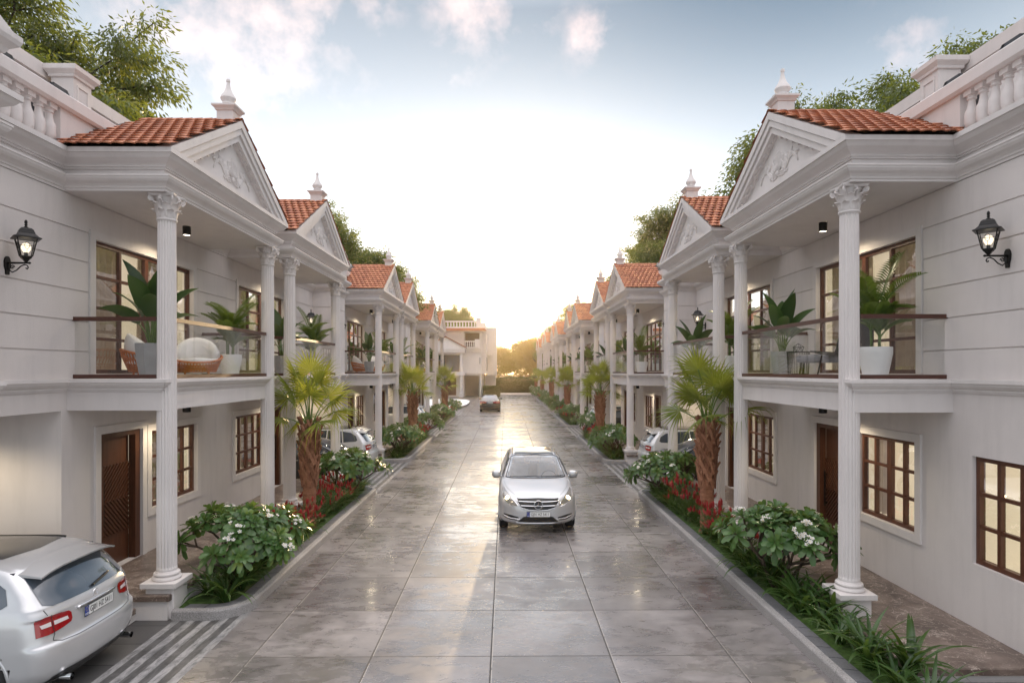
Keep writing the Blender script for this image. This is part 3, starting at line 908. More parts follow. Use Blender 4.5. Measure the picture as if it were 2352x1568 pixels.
    Rf = part('roof', M['groove'], rbody, E)
    def tl(mb):
        tiles(mb, 4.69, 6.42 if True else 0, t1 + .02, zb + .01, tc, za + .005)
        tiles(mb, 4.69, 6.42, t0 - .02, zb + .01, tc, za + .005)
        n = 10
        for i in range(n):
            a = 4.69 + 1.8 * i / n; b = a + .2
            mb.rings([[(a, tc + .075 * math.cos(math.pi * k / 6), za - .01 + .06 * math.sin(math.pi * k / 6)) for k in range(7)], [(b, tc + .065 * math.cos(math.pi * k / 6), za - .015 + .055 * math.sin(math.pi * k / 6)) for k in range(7)]], closed=False)
    part('roof_tiles', M['tile'], tl, Rf)
    link('finial', shared('finial', M['trim'], finial_mesh, 35), E, loc=hb.xf((4.95, tc, 8.16)))
    # parapet, balustrade and the terrace behind
    tb = ft + .02
    def par(mb):
        mb.box(6.42, 6.56, 0, tb, 6.862, 7.50)
        mb.rings([[(a, t, z) for a, z in ((6.38, 7.50), (6.35, 7.54), (6.35, 7.70), (6.37, 7.72), (6.61, 7.72), (6.63, 7.70), (6.63, 7.54), (6.60, 7.50))] for t in (0, te)], cap=True)
        mb.box(6.40, 6.58, tb, te, 6.862, 6.895)
        mb.box(6.41, 6.57, te - (.95 if not end else .2), te, 6.90, 7.498)
        if not end:
            mb.box(5.70, 6.33, 6.88, te, 6.864, 7.30)
            mb.sweep([(5.70, te), (5.70, 6.88), (6.33, 6.88)], [(0, 7.30), (.03, 7.30), (.06, 7.36), (.13, 7.42), (.15, 7.47), (.15, 7.53), (0, 7.53)])
            mb.prism([(6.75, 7.532), (te, 7.532), (te, 8.05)], lambda p, h: (h, p[0], p[1]), 5.60, 6.30)
    part('parapet', M['trim'], par, E)
    if near:
        n = int((te - (.95 if not end else .2) - tb - .1) / .21)
        for i in range(n):
            bal_ = link('baluster', shared('baluster', M['trim'], baluster_mesh, 40), E, loc=hb.xf((6.49, tb + .13 + i * .21, 6.87)))
            bal_.scale = (1, 1, .94)
    def rear(mb):
        mb.box(7.45, 7.60, 0, te, 6.846, 8.40); mb.box(7.38, 7.66, 0, te, 8.402, 8.62)
        mb.box(6.94, 7.30, 3.42, 3.86, 6.846, 8.42)
        c_ = (7.12, 3.64)
        mb.rings([[(c_[0] + x * w, c_[1] + y * (w + .04), z) for x, y in ((-1, -1), (1, -1), (1, 1), (-1, 1))] for w, z in ((.19, 8.422), (.21, 8.43), (.215, 8.47), (.27, 8.53), (.275, 8.60), (.26, 8.61))], cap=True)
        for (a, b) in ((3.50, 3.78),):
            mb.box(6.925, 6.939, a, a + .03, 7.5, 8.33); mb.box(6.925, 6.939, b - .03, b, 7.5, 8.33); mb.box(6.925, 6.939, a + .03, b - .03, 8.30, 8.33)
    part('terrace_wall', M['stucco'], rear, E)
    def rails(mb):
        for t in (4.2, 5.3):
            mb.box(6.80, 6.86, t, t + .30, 8.00, 8.05)
            mb.prism([(t, 8.05), (t + .06, 8.05), (t - .9, 7.0), (t - .96, 7.0)], lambda p, h: (h, p[0], p[1]), 6.80, 6.86)
    part('terrace_railing', M['grey_metal'], rails, E)
    # openings
    window(hb, E, *up, (.25, .5, .75), 4, 'up', curtains=((.0, .45), (.62, 1.0)))
    if end:
        window(hb, E, *wops[0], (.25, .5, .75), 3, 'g1', curtains=((.0, .32),))
        window(hb, E, *wops[1], (.25, .5, .75), 3, 'g2', curtains=(), surround=False)
    else:
        window(hb, E, *wops[0], (.25, .5, .75), 3, 'g1', curtains=((.0, .22), (.55, .95)))
    door(hb, E, *dops)
    column(E, hb, to, True); column(E, hb, .68, True)
    def porch(mb):
        if end:
            mb.bbox(4.79, S0, 0, 6.5, .115, zp, .012); mb.bbox(4.79, S0, 6.52, 6.95, -.03, .055, .01)
        else:
            mb.bbox(4.815, S0, 0, 4.95, .285, zp, .012); mb.bbox(5.28, S0, 4.953, 5.28, .12, .205, .012)
    pr = part('porch', M['marble'], porch, E)
    def porch2(mb):
        if end: mb.box(4.83, S0, 0, 6.46, -.02, .114)
        else:
            mb.box(4.855, S0, 0, 4.91, 0, .284); mb.box(5.32, S0, 4.912, 5.24, 0, .119)
    part('riser', M['trim'], porch2, pr)
    return hb, E

# ------------------------------------------------------------------ lights fixed to the houses
def lantern_proto():
    E = empty('wall_lantern', (0, 0, 0), label='black wall lantern with a lit bulb', cat='wall lantern', group='wall lanterns on the upper walls')
    # local frame: the wall is the plane x = 0, the lantern stands out along +x, origin at the wall plate
    mb = MB()
    pl = [(-.03, -.16), (.03, -.16), (.035, -.10), (.055, -.04), (.06, .04), (.045, .09), (.02, .12), (-.02, .12), (-.045, .09), (-.06, .04), (-.055, -.04), (-.035, -.10)]
    mb.prism(pl, lambda p, h: (h, p[0], p[1]), 0.0, .025)
    mb.tube([(.02, 0, .02), (.33, 0, .02), (.36, 0, .02), (.38, 0, .02)], [.017, .014, .02, .004], 8)
    sc = [(.03, 0, 0), (.035, 0, -.08), (.09, 0, -.125), (.16, 0, -.09), (.22, 0, -.03), (.28, 0, -.005), (.32, 0, -.02), (.335, 0, -.05), (.32, 0, -.075), (.30, 0, -.065), (.305, 0, -.05)]
    mb.tube(sc, .009, 6)
    mb.tube([(.09 + .035 * (1 - k / 14) * math.cos(k * .7), 0, -.045 + .035 * (1 - k / 14) * math.sin(k * .7)) for k in range(12)], .008, 6)
    obj('bracket', mb, M['black_metal'], E)
    cx, cz = .30, .03
    mb = MB()
    q = math.pi / 4
    def ring(r, z): return [(cx + r * math.cos(i * math.pi / 2), r * math.sin(i * math.pi / 2), cz + z) for i in range(4)]
    mb.rings([ring(.02, 0), ring(.05, .03), ring(.06, .045), ring(.085, .06), ring(.10, .085), ring(.10, .095)], cap=True)
    for i in range(4):
        a = ring(.10, .09)[i]; b = ring(.175, .36)[i]
        mb.tube([a, b], .011, 4)
    tz = .36
    mb.rings([ring(.165, tz - .01), ring(.25, tz), ring(.25, tz + .01), ring(.20, tz + .03), ring(.15, tz + .075), ring(.14, tz + .10), ring(.135, tz + .105), ring(.12, tz + .14), ring(.085, tz + .165), ring(.03, tz + .175)], cap=True)
    mb.lathe([(.03, tz + .17), (.03, tz + .185), (.014, tz + .195), (.014, tz + .205), (.026, tz + .215), (.014, tz + .23), (.022, tz + .25), (.018, tz + .28), (0, tz + .30)], 10, (cx, 0, cz))
    for i in range(4):
        a, b = Vector(ring(.10, .09)[i]), Vector(ring(.10, .09)[(i + 1) % 4]); c, d = Vector(ring(.170, .35)[i]), Vector(ring(.170, .35)[(i + 1) % 4])
        m = (a + b) / 2 * .38 + (c + d) / 2 * .62
        ex = (d - c).normalized(); ez = ((c + d) / 2 - (a + b) / 2).normalized()
        mb.tube([m + ex * .03 * math.cos(k * math.pi / 6) + ez * .055 * math.sin(k * math.pi / 6) for k in range(13)], .0035, 4)
        mb.tube([(a + b) / 2, (a + b) / 2 * .6 + (c + d) / 2 * .4], .0035, 4); mb.tube([a * .4 + c * .6, b * .4 + d * .6], .0035, 4)
    obj('cage', mb, M['black_metal'], E)
    mb = MB(); mb.rings([ring(.097, .09), ring(.168, .355)])
    obj('glass', mb, M['lamp_glass'], E)
    mb = MB(); mb.lathe([(.03, .15), (.055, .19), (.065, .23), (.05, .275), (.02, .295), (0, .30)], 12, (cx, 0, cz))
    obj('bulb', mb, M['bulb'], E, smooth=True)
    mb = MB(); mb.lathe([(.025, .09), (.025, .152)], 10, (cx, 0, cz))
    obj('socket', mb, M['grey_metal'], E)
    return E

def downlight_proto():
    E = empty('ceiling_downlight', (0, 0, 0), label='black cylinder downlight', cat='downlight', group='cylinder downlights under the soffits')
    mb = MB(); mb.lathe([(.066, 0), (.07, -.004), (.07, -.16), (.064, -.165), (.062, -.15)], 20, cap=False)
    obj('housing', mb, M['black_metal'], E, smooth=40)
    mb = MB(); mb.lathe([(.0, -.1555), (.062, -.156)], 20, cap=False)
    obj('lens', mb, M['led'], E)
    return E
LANTERN = None; DOWNLIGHT = None
def place_lantern(p, rz, label, lit):
    global LANTERN
    if LANTERN is None:
        LANTERN = lantern_proto(); o = LANTERN; o.location = p; o.rotation_euler = (0, 0, rz); o['label'] = label
    else:
        o = copy_tree(LANTERN, loc=p, rz=rz, label=label)
    o.scale = (.84,) * 3
    return o
def place_down(p, label, lit, energy=26):
    global DOWNLIGHT
    if DOWNLIGHT is None:
        DOWNLIGHT = downlight_proto(); o = DOWNLIGHT; o.location = p; o['label'] = label
    else:
        o = copy_tree(DOWNLIGHT, loc=p, label=label)
    if lit: lamp(o, 'SPOT', energy, (0, 0, -.24), (1.0, .84, .58), .06)
    return o
LAMPS = []
def lamp(parent, ty, e, loc, col, rad):
    d = bpy.data.lights.new('lamp_light', ty); d.energy = e; d.color = col; d.shadow_soft_size = rad
    if ty == 'SPOT': d.spot_size = R(165); d.spot_blend = 0.5
    LAMPS.append((parent, d, loc))
# ------------------------------------------------------------------ plants
def V(*a): return Vector(a)
def strip(mb, pts, side, widths, fold=0.0, m=0, up=None):
    # leaf blade along pts; side = sideways vector; folded along the midrib
    rows = []
    for i, (p, w) in enumerate(zip(pts, widths)):
        d = (pts[min(i + 1, len(pts) - 1)] - pts[max(i - 1, 0)]).normalized()
        sd = (side - d * side.dot(d)).normalized()
        nn = sd.cross(d)
        if nn.z < 0: nn = -nn
        rows.append([p - sd * w + nn * w * fold, p, p + sd * w + nn * w * fold])
    mb.rings(rows, closed=False, m=m)

def arc_pts(p, az, el0, el1, L, n):
    out = [Vector(p)]
    for i in range(n):
        e = el0 + (el1 - el0) * (i + .5) / n
        out.append(out[-1] + Vector((math.cos(az) * math.cos(e), math.sin(az) * math.cos(e), math.sin(e))) * (L / n))
    return out

def lily_mesh(seed, size=1.0):
    r = random.Random(seed)
    mb = MB()
    for i in range(26):
        az = i * 2.399 + r.uniform(-.3, .3)
        L = r.uniform(.42, .72) * size
        e0 = R(r.uniform(58, 86)); e1 = e0 - R(r.uniform(45, 120))
        p = V(r.uniform(-.04, .04), r.uniform(-.04, .04), 0)
        pts = arc_pts(p, az, e0, e1, L, 6)
        w = r.uniform(.017, .027) * size
        strip(mb, pts, V(-math.sin(az), math.cos(az), 0), [w * .6, w, w * 1.05, w, w * .8, w * .5, .001], .35)
    return mb.mesh('lily_clump', [M['lily_leaf']], smooth=True)

def fan_leaf(mb, p, az, el, Lp, Lb, r, droop, roll=0.0):
    # petiole then a fan of pleated blades
    pts = arc_pts(p, az, el + R(18), el - R(14), Lp, 5)
    mb.tube(pts, [.022, .018, .015, .013, .012, .010], 5, m=1)
    tip = pts[-1]; d = (pts[-1] - pts[-2]).normalized()
    side = V(-math.sin(az), math.cos(az), 0)
    nrm = side.cross(d).normalized()
    if nrm.z < 0: nrm = -nrm
    q = Matrix.Rotation(roll, 3, d)
    side = q @ side; nrm = q @ nrm
    n = 26; span = R(132)
    inner = .38
    def dirv(a): return d * math.cos(a) + side * math.sin(a)
    for i in range(n):
        a0 = -span + 2 * span * i / n; a1 = -span + 2 * span * (i + 1) / n; am = (a0 + a1) / 2
        L = Lb * (0.86 + .14 * math.cos(am)) * r.uniform(.93, 1.05) * (.80 if abs(am) > R(115) else 1)
        ri = L * inner
        # the fan is a shallow cup, tips sag under their weight
        cup = lambda a, k: nrm * (-.10 * k * k * abs(math.sin(a)) - .05 * k * k) * Lb
        sag = r.uniform(.5, 1.2) * droop
        P0 = tip + nrm * .0
        A = tip + dirv(a0) * ri + cup(a0, .6) - V(0, 0, 1) * sag * .05 * Lb
        Bq = tip + dirv(a1) * ri + cup(a1, .6) - V(0, 0, 1) * sag * .05 * Lb
        Mid = tip + dirv(am) * ri + cup(am, .6) + nrm * .016 - V(0, 0, 1) * sag * .05 * Lb
        k2 = .74
        C = tip + dirv(am - .012) * L * k2 + cup(am, k2) - V(0, 0, 1) * sag * .16 * Lb
        D2 = tip + dirv(am + .012) * L * k2 + cup(am, k2) - V(0, 0, 1) * sag * .16 * Lb
        T = tip + dirv(am) * L + cup(am, 1.0) - V(0, 0, 1) * sag * .52 * Lb
        mb.add([P0, A, Mid, Bq, C, D2, T], [(0, 1, 2), (0, 2, 3), (1, 4, 5, 2), (2, 5, 3), (4, 6, 5)])

def fan_palm(seed):
    r = random.Random(seed)
    E = empty('fan_palm')
    mb = MB()
    H = 2.35
    # rough lower bole
    def ring(z, rad):
        return [(rad * (1 + .05 * math.sin(7 * a + z * 9) + .04 * math.sin(13 * a - z * 21) + r.uniform(-.02, .02)) * math.cos(a), rad * (1 + .05 * math.sin(5 * a - z * 7) + r.uniform(-.02, .02)) * math.sin(a), z) for a in [2 * math.pi * k / 22 for k in range(22)]]
    prof = [(0, .175), (.06, .155)] + [(.06 + .05 * i, .142 + .004 * ((i % 2) * 2 - 1)) for i in range(1, 22)] + [(1.2, .142), (1.6, .158), (2.0, .162), (2.3, .14), (2.42, .08)]
    mb.rings([ring(z, q) for z, q in prof], cap=True)
    # criss-cross boots (old leaf bases)
    nrow = 8
    for j in range(nrow):
        z = .98 + j * .165
        rad = .138 + .030 * min(1, j / 3) - (.03 if j > 6 else 0)
        for k in range(6):
            a = 2 * math.pi * (k + (j % 2) * .5) / 6 + r.uniform(-.06, .06)
            for sg in (-1, 1):
                rows = []
                L = r.uniform(.34, .42); out = r.uniform(.03, .09)
                for q in range(6):
                    u = q / 5
                    aa = a + sg * (.56 - .78 * u)
                    rr = rad + .016 + .020 * (sg > 0) + (out + .03 * (j / nrow)) * u ** 2.5
                    zz = z + L * u
                    w = .048 - .024 * u
                    t = V(-math.sin(aa), math.cos(aa), 0); n = V(math.cos(aa), math.sin(aa), 0)
                    c = n * rr + V(0, 0, zz)
                    wv = (t * .80 + V(0, 0, 1) * sg * .55).normalized() * w
                    rows.append([c - wv - n * .020, c - wv * .85 + n * .012, c + wv * .85 + n * .012, c + wv - n * .020])
                mb.rings(rows, cap=True)
    obj('trunk', mb, M['palm_bark'], E)
    mb = MB()
    specs = []
    for i in range(5): specs.append((i * 1.257 + r.uniform(-.2, .2), r.uniform(72, 86), r.uniform(.95, 1.30), .80, .4))
    for i in range(6): specs.append((i * 1.047 + .5 + r.uniform(-.2, .2), r.uniform(48, 68), r.uniform(.70, .95), .84, .7))
    for i in range(4): specs.append((i * 1.571 + .2 + r.uniform(-.2, .2), r.uniform(8, 34), r.uniform(.55, .8), .78, 1.1))
    for az, el, lp, lb, dr in specs:
        fan_leaf(mb, V(.06 * math.cos(az), .06 * math.sin(az), H - .05), az, R(el), lp, lb * r.uniform(.9, 1.05), r, dr, R(r.uniform(-35, 35)))
    obj('crown', mb, [M['palm_leaf'], M['cane']], E)
    return E

def rosette(mb, p, d, r, size=1.0, flowers=False):
    d = d.normalized()
    a = d.orthogonal().normalized(); b = d.cross(a)
    n = r.randint(18, 22)
    for i in range(n):
        u = (i + .5) / n
        az = i * 2.399
        tilt = R(18 + 84 * u + r.uniform(-8, 8))
        ax = a * math.cos(az) + b * math.sin(az)
        L = size * r.uniform(.15, .19) * (0.70 + .5 * u)
        base = p - d * .06 * u
        pts = [base]
        for k in range(4):
            tk = tilt + R(10) * k * .6
            pts.append(pts[-1] + (d * math.cos(tk) + ax * math.sin(tk)) * (L / 4) - V(0, 0, .004 * k))
        side = ax.cross(d).normalized()
        w = L * .175
        strip(mb, pts, side, [w * .16, w * .50, w * .88, w * 1.08, w * .62], .22, m=0)
    if flowers:
        for k in range(r.randint(6, 10)):
            az = r.uniform(0, 6.28); o = (a * math.cos(az) + b * math.sin(az)) * r.uniform(.01, .085) + d * r.uniform(.06, .12)
            c = p + o; fd = (d * .5 + o.normalized() * .5 + V(0, 0, .3)).normalized()
            fa = fd.orthogonal().normalized(); fb = fd.cross(fa)
            for q in range(5):
                t = 2 * math.pi * q / 5
                e = fa * math.cos(t) + fb * math.sin(t); s2 = fb * math.cos(t) - fa * math.sin(t)
                R_ = .030
                mb.add([c, c + e * R_ * .6 - s2 * R_ * .36 + fd * .004, c + e * R_ + fd * .010, c + e * R_ * .6 + s2 * R_ * .36 + fd * .006], [(0, 1, 2, 3)], 1)
            mb.add([c + (fa * math.cos(q * 2.09) + fb * math.sin(q * 2.09)) * .008 + fd * .004 for q in range(3)], [(0, 1, 2)], 2)

def plumeria(seed):
    r = random.Random(seed)
    E = empty('plumeria_shrub')
    st = MB(); lf = MB(); fl = MB()
    tips = []
    def grow(p, d, L, rad, depth):
        pts = [p]; q = d.copy()
        for k in range(3):
            q = (q + V(r.uniform(-.16, .16), r.uniform(-.16, .16), .10)).normalized()
            pts.append(pts[-1] + q * L / 3)
        st.tube(pts, [rad, rad * .92, rad * .85, rad * .78], 6)
        if depth == 0:
            tips.append((pts[-1], q)); return
        n = 3
        a0 = r.uniform(0, 6.28)
        for i in range(n):
            az = a0 + i * 2 * math.pi / n + r.uniform(-.4, .4)
            sp = R(r.uniform(34, 58))
            ax = q.orthogonal().normalized(); bx = q.cross(ax)
            nd = (q * math.cos(sp) + (ax * math.cos(az) + bx * math.sin(az)) * math.sin(sp))
            nd.z = max(nd.z, .16)
            grow(pts[-1], nd.normalized(), L * r.uniform(.72, .9), rad * .72, depth - 1)
    for i in range(5):
        az = i * 1.257 + r.uniform(-.3, .3)
        grow(V(.03 * math.cos(az), .03 * math.sin(az), 0), V(math.cos(az) * .55, math.sin(az) * .55, .75).normalized(), .46, .026, 2)
    for k, (p, d) in enumerate(tips):
        o = V(p.x, p.y, 0)
        dd = (d + o * .5 + V(0, 0, .25)).normalized()
        mbx = lf
        rosette(lf, p, dd, r, r.uniform(.92, 1.2))
        if r.random() < .20:
            f2 = MB(); rosette(f2, p, dd, r, .001, True)
            for v_, f_, m_ in ((f2.v, f2.f, f2.mi),):
                b = len(fl.v); fl.v.extend(v_)
                for ff, mm in zip(f_, m_):
                    if mm > 0: fl.f.append(tuple(b + i for i in ff)); fl.mi.append(mm - 1)
    obj('stems', st, M['stem'], E, smooth=True)
    obj('foliage', lf, M['plumeria_leaf'], E, smooth=True)
    obj('blossoms', fl, [M['petal'], M['petal_eye']], E)
    return E

def bottlebrush(seed):
    r = random.Random(seed)
    E = empty('bottlebrush_shrub')
    lf = MB(); fl = MB()
    for i in range(26):
        az = r.uniform(0, 6.28); L = r.uniform(.42, .78)
        el0 = R(r.uniform(62, 88))
        pts = arc_pts(V(r.uniform(-.14, .14), r.uniform(-.14, .14), 0), az, el0, el0 - R(r.uniform(10, 40)), L, 6)
        lf.tube(pts, .004, 4)
        for k in range(34):
            u = r.uniform(.25, 1.0); j = min(int(u * 6), 5); p = pts[j].lerp(pts[j + 1], u * 6 - j)
            a2 = r.uniform(0, 6.28); e2 = R(r.uniform(10, 60)); d = V(math.cos(a2) * math.cos(e2), math.sin(a2) * math.cos(e2), math.sin(e2)); s = d.orthogonal().normalized()
            l = r.uniform(.05, .09)
            lf.add([p, p + d * l * .5 + s * .006, p + d * l, p + d * l * .5 - s * .006], [(0, 1, 2, 3)])
        if r.random() < .82:
            d = (pts[-1] - pts[-2]).normalized(); a = d.orthogonal().normalized(); b = d.cross(a)
            p0 = pts[-1]; Lf = r.uniform(.11, .16)
            for k in range(120):
                t = r.random(); az2 = r.uniform(0, 6.28)
                o = a * math.cos(az2) + b * math.sin(az2); p = p0 + d * Lf * t
                rad = .046 * (1 - .55 * abs(t - .4)); s = o.cross(d)
                fl.add([p - s * .0025, p + s * .0025, p + o * rad + d * .012 + s * .0015], [(0, 1, 2)])
            fl.lathe([(.0, 0), (.018, .02), (.02, Lf * .6), (0, Lf)], 6, tuple(p0), cap=False)
    obj('foliage', lf, M['sprig'], E)
    obj('flowers', fl, M['red_flower'], E)
    return E

def pot_round(mb, r0, r1, h, m=0):
    mb.lathe([(r0 * .98, 0), (r0, .01), (r0 * .5 + r1 * .52, h * .45), (r1 * 1.0, h * .80), (r1, h * .97), (r1 * .985, h), (r1 * .90, h), (r1 * .89, h * .93)], 32, cap=False, m=m)
    mb.lathe([(0, .003), (r0 * .98, .003)], 32, cap=False, m=m)

def banana_plant(seed):
    r = random.Random(seed)
    E = empty('potted_banana_plant')
    mb = MB()
    k = 8
    def oct_(w, z): return [(w * math.cos(math.pi / k + 2 * math.pi * i / k), w * math.sin(math.pi / k + 2 * math.pi * i / k), z) for i in range(k)]
    mb.rings([oct_(.17, .03), oct_(.22, .30), oct_(.235, .52), oct_(.215, .52), oct_(.21, .47)])
    mb.rings([oct_(.168, .031), oct_(.01, .031)])
    for i in range(4): mb.box(*(lambda x, y: (x - .015, x + .015, y - .015, y + .015))(.11 * math.cos(i * 1.571 + .7), .11 * math.sin(i * 1.571 + .7)), 0, .032)
    obj('pot', mb, M['concrete_pot'], E)
    mb = MB(); mb.lathe([(0, .475), (.205, .475)], 20, cap=False)
    obj('soil', mb, M['soil'], E)
    mb = MB()
    for i in range(11):
        az = i * 2.399 + r.uniform(-.3, .3)
        lvl = i / 10
        el = R(86 - 42 * lvl + r.uniform(-6, 6))
        Lp = .62 - .28 * lvl; Lb = .78 - .22 * lvl; w = .145 - .035 * lvl
        p = V(.04 * math.cos(az), .04 * math.sin(az), .47)
        pet = arc_pts(p, az, R(86), el, Lp, 4)
        mb.tube(pet, [.02, .016, .013, .011, .010], 6, m=1)
        bl = arc_pts(pet[-1], az, el, el - R(28 + 38 * lvl), Lb, 9)
        side = V(-math.sin(az), math.cos(az), 0)
        q = Matrix.Rotation(R(r.uniform(-50, 50)), 3, (bl[1] - bl[0]).normalized()); side = q @ side
        ws = [.25, .75, .98, 1.0, .98, .92, .80, .60, .34, .02]
        strip(mb, bl, side, [w * x for x in ws], .22)
    obj('foliage', mb, [M['banana_leaf'], M['cane']], E, smooth=True)
    return E

def areca_palm(seed):
    r = random.Random(seed)
    E = empty('potted_areca_palm')
    mb = MB(); pot_round(mb, .165, .235, .48)
    obj('pot', mb, M['white_pot'], E, smooth=40)
    mb = MB(); mb.lathe([(0, .45), (.21, .45)], 20, cap=False)
    obj('soil', mb, M['soil'], E)
    st = MB(); lf = MB()
    for c in range(4):
        a0 = c * 1.6; x, y = .07 * math.cos(a0), .07 * math.sin(a0)
        h = (.55, .42, .30, .2)[c]
        st.tube([(x, y, .44), (x * 1.2, y * 1.2, .44 + h)], [.020, .016], 8)
        for z in np.arange(.5, .44 + h, .09): st.lathe([(.021, -.006), (.023, 0), (.021, .006)], 8, (x * 1.1, y * 1.1, float(z)), cap=False)
        for i in range(5):
            az = a0 + i * 2.399 + r.uniform(-.3, .3)
            el0 = R((87, 79, 71, 64, 57)[i] + r.uniform(-5, 5)); L = r.uniform(.85, 1.10) * (1 - .14 * c) * (1.05 if i == 0 else .9)
            pts = arc_pts(V(x * 1.2, y * 1.2, .42 + h), az, el0, el0 - R(r.uniform(35, 80)), L, 14)
            st.tube(pts, [.011 * (1 - j / 16) + .002 for j in range(15)], 5)
            side = V(-math.sin(az), math.cos(az), 0)
            for j in range(3, 14):
                for hh in (0, .5):
                    p = pts[j].lerp(pts[min(j + 1, 14)], hh)
                    d = (pts[min(j + 1, 14)] - pts[j - 1]).normalized()
                    u = (j + hh - 3) / 11
                    ll = .26 * (math.sin(math.pi * (.18 + .72 * u))) ** .8
                    up = side.cross(d).normalized()
                    if up.z < 0: up = -up
                    for sg in (-1, 1):
                        ld = (d * .62 + side * sg * .8 + up * .30).normalized()
                        q = [p, p + ld * ll * .5, p + ld * ll - V(0, 0, ll * .22)]
                        strip(lf, q, d, [.006, .013, .001], 0)
    obj('canes', st, M['cane'], E, smooth=True)
    obj('fronds', lf, M['areca_leaf'], E)
    return E

# ------------------------------------------------------------------ trees
def leaf_mesh(name, centers, dirs, L, W, mat):
    n = len(centers)
    rs = np.random.RandomState(n)
    d = dirs / np.linalg.norm(dirs, axis=1, keepdims=True)
    rv = rs.normal(size=(n, 3)); s = np.cross(d, rv); s /= np.linalg.norm(s, axis=1, keepdims=True) + 1e-9
    nn = np.cross(d, s)
    l = (L * rs.uniform(.7, 1.25, n))[:, None]; w = (W * rs.uniform(.8, 1.2, n))[:, None]
    P = np.stack([centers, centers + d * l * .45 + s * w * .5 + nn * l * .04, centers + d * l, centers + d * l * .45 - s * w * .5 + nn * l * .04], axis=1).reshape(-1, 3)
    me = bpy.data.meshes.new(name)
    me.vertices.add(4 * n); me.vertices.foreach_set('co', P.astype(np.float32).ravel())
    me.loops.add(4 * n); me.loops.foreach_set('vertex_index', np.arange(4 * n, dtype=np.int32))
    me.polygons.add(n); me.polygons.foreach_set('loop_start', np.arange(0, 4 * n, 4, dtype=np.int32))
    me.polygons.foreach_set('loop_total', np.full(n, 4, dtype=np.int32))
    me.materials.append(mat); me.update(calc_edges=True)
    return me

def tree(seed, H, spread, trunk_h, depth, leaves_per_tip, L, W, mat, name='leafy_tree', droop=.5, clump=.38):
    r = random.Random(seed); rs = np.random.RandomState(seed)
    E = empty(name)
    wd = MB(); tips = []
    def grow(p, d, ln, rad, k):
        pts = [p]; q = d
        for i in range(3):
            q = (q + V(r.uniform(-.18, .18), r.uniform(-.18, .18), r.uniform(-.06, .12))).normalized()
            pts.append(pts[-1] + q * ln / 3)
        wd.tube(pts, [rad, rad * .88, rad * .78, rad * .66], 6 if k > 1 else 4, cap=False)
        if k <= 1:
            for pt in pts[1:]: tips.append((pt, q, k))
        if k == 0: return
        n = r.choice((3, 3, 4))
        a0 = r.uniform(0, 6.28)
        for i in range(n):
            az = a0 + i * 2 * math.pi / n + r.uniform(-.5, .5); sp = R(r.uniform(24, 58)) * (1 if i else .5)
            ax = q.orthogonal().normalized(); bx = q.cross(ax)
            nd = q * math.cos(sp) + (ax * math.cos(az) + bx * math.sin(az)) * math.sin(sp)
            nd = (nd + V(nd.x, nd.y, 0) * .25 * spread).normalized()
            grow(pts[-1], nd, ln * r.uniform(.66, .88), rad * .62, k - 1)
    wd.tube([(0, 0, -.3), (.04, 0, trunk_h * .5), (0, .05, trunk_h)], [H * .030, H * .024, H * .021], 9)
    n0 = 5
    for i in range(n0):
        az = i * 2 * math.pi / n0 + r.uniform(-.4, .4); el = R(r.uniform(28, 68)) if i else R(82)
        grow(V(0, .05, trunk_h), V(math.cos(az) * math.cos(el), math.sin(az) * math.cos(el), math.sin(el)), H * .20 * (1 if i else 1.15), H * .013, depth)
    C = []; Dd = []
    for p, d, k in tips:
        m = leaves_per_tip if k == 0 else leaves_per_tip // 3
        off = rs.normal(size=(m, 3)); off /= np.linalg.norm(off, axis=1, keepdims=True)
        off = off * (rs.uniform(0, 1, (m, 1)) ** .6) * clump * 1.45 * np.array([1, 1, .7])
        C.append(np.array(p)[None] + off)
        o = off + rs.normal(size=(m, 3)) * .25; o[:, 2] -= droop
        Dd.append(o + np.array(d)[None] * .3)
    C = np.concatenate(C); Dd = np.concatenate(Dd)
    link('trunk', wd.mesh('trunk', [M['bark']]), E)
    link('crown', leaf_mesh('crown', C, Dd, L, W, mat), E)
    return E

def hedge_mesh(name, x0, x1, y0, y1, h, n, L, mat, seed=3, bumps=.25):
    rs = np.random.RandomState(seed)
    # leaves over the shell of an uneven clipped mass
    x = rs.uniform(x0, x1, n); y = rs.uniform(y0, y1, n)
    top = h * (1 + bumps * (np.sin(x * 1.3 + 1) * .4 + np.sin(x * .55 + y * .9) * .4 + np.sin(x * 2.9) * .2) * .5)
    z = np.where(rs.rand(n) < .45, top * (1 - rs.rand(n) ** 3 * .3), rs.uniform(0.02, 1, n) * top)
    front = rs.rand(n) < .5
    y = np.where(front & (z < top * .9), y0 + np.abs(rs.normal(0, .18, n)) + .35 * (1 + np.sin(x * 1.7)) * bumps, y)
    C = np.stack([x, y, z], 1); D = rs.normal(size=(n, 3)) + np.array([0, -.6, .4])
    return leaf_mesh(name, C, D, L, L * .5, mat)

# ------------------------------------------------------------------ balcony furniture
def soft_box(mb, x0, x1, y0, y1, z0, z1, b, m=0):
    def ring(i, z):
        o = []
        for cx, cy, a0 in ((x1 - b, y1 - b, 0), (x0 + b, y1 - b, 90), (x0 + b, y0 + b, 180), (x1 - b, y0 + b, 270)):
            for k in range(5):
                a = R(a0 + 22.5 * k); o.append((cx + (b - i) * math.cos(a), cy + (b - i) * math.sin(a), z))
        return o
    mb.rings([ring(b * .6, z0), ring(b * .15, z0 + b * .3), ring(0, z0 + b), ring(0, z1 - b), ring(b * .15, z1 - b * .3), ring(b * .6, z1)], m=m, cap=True)

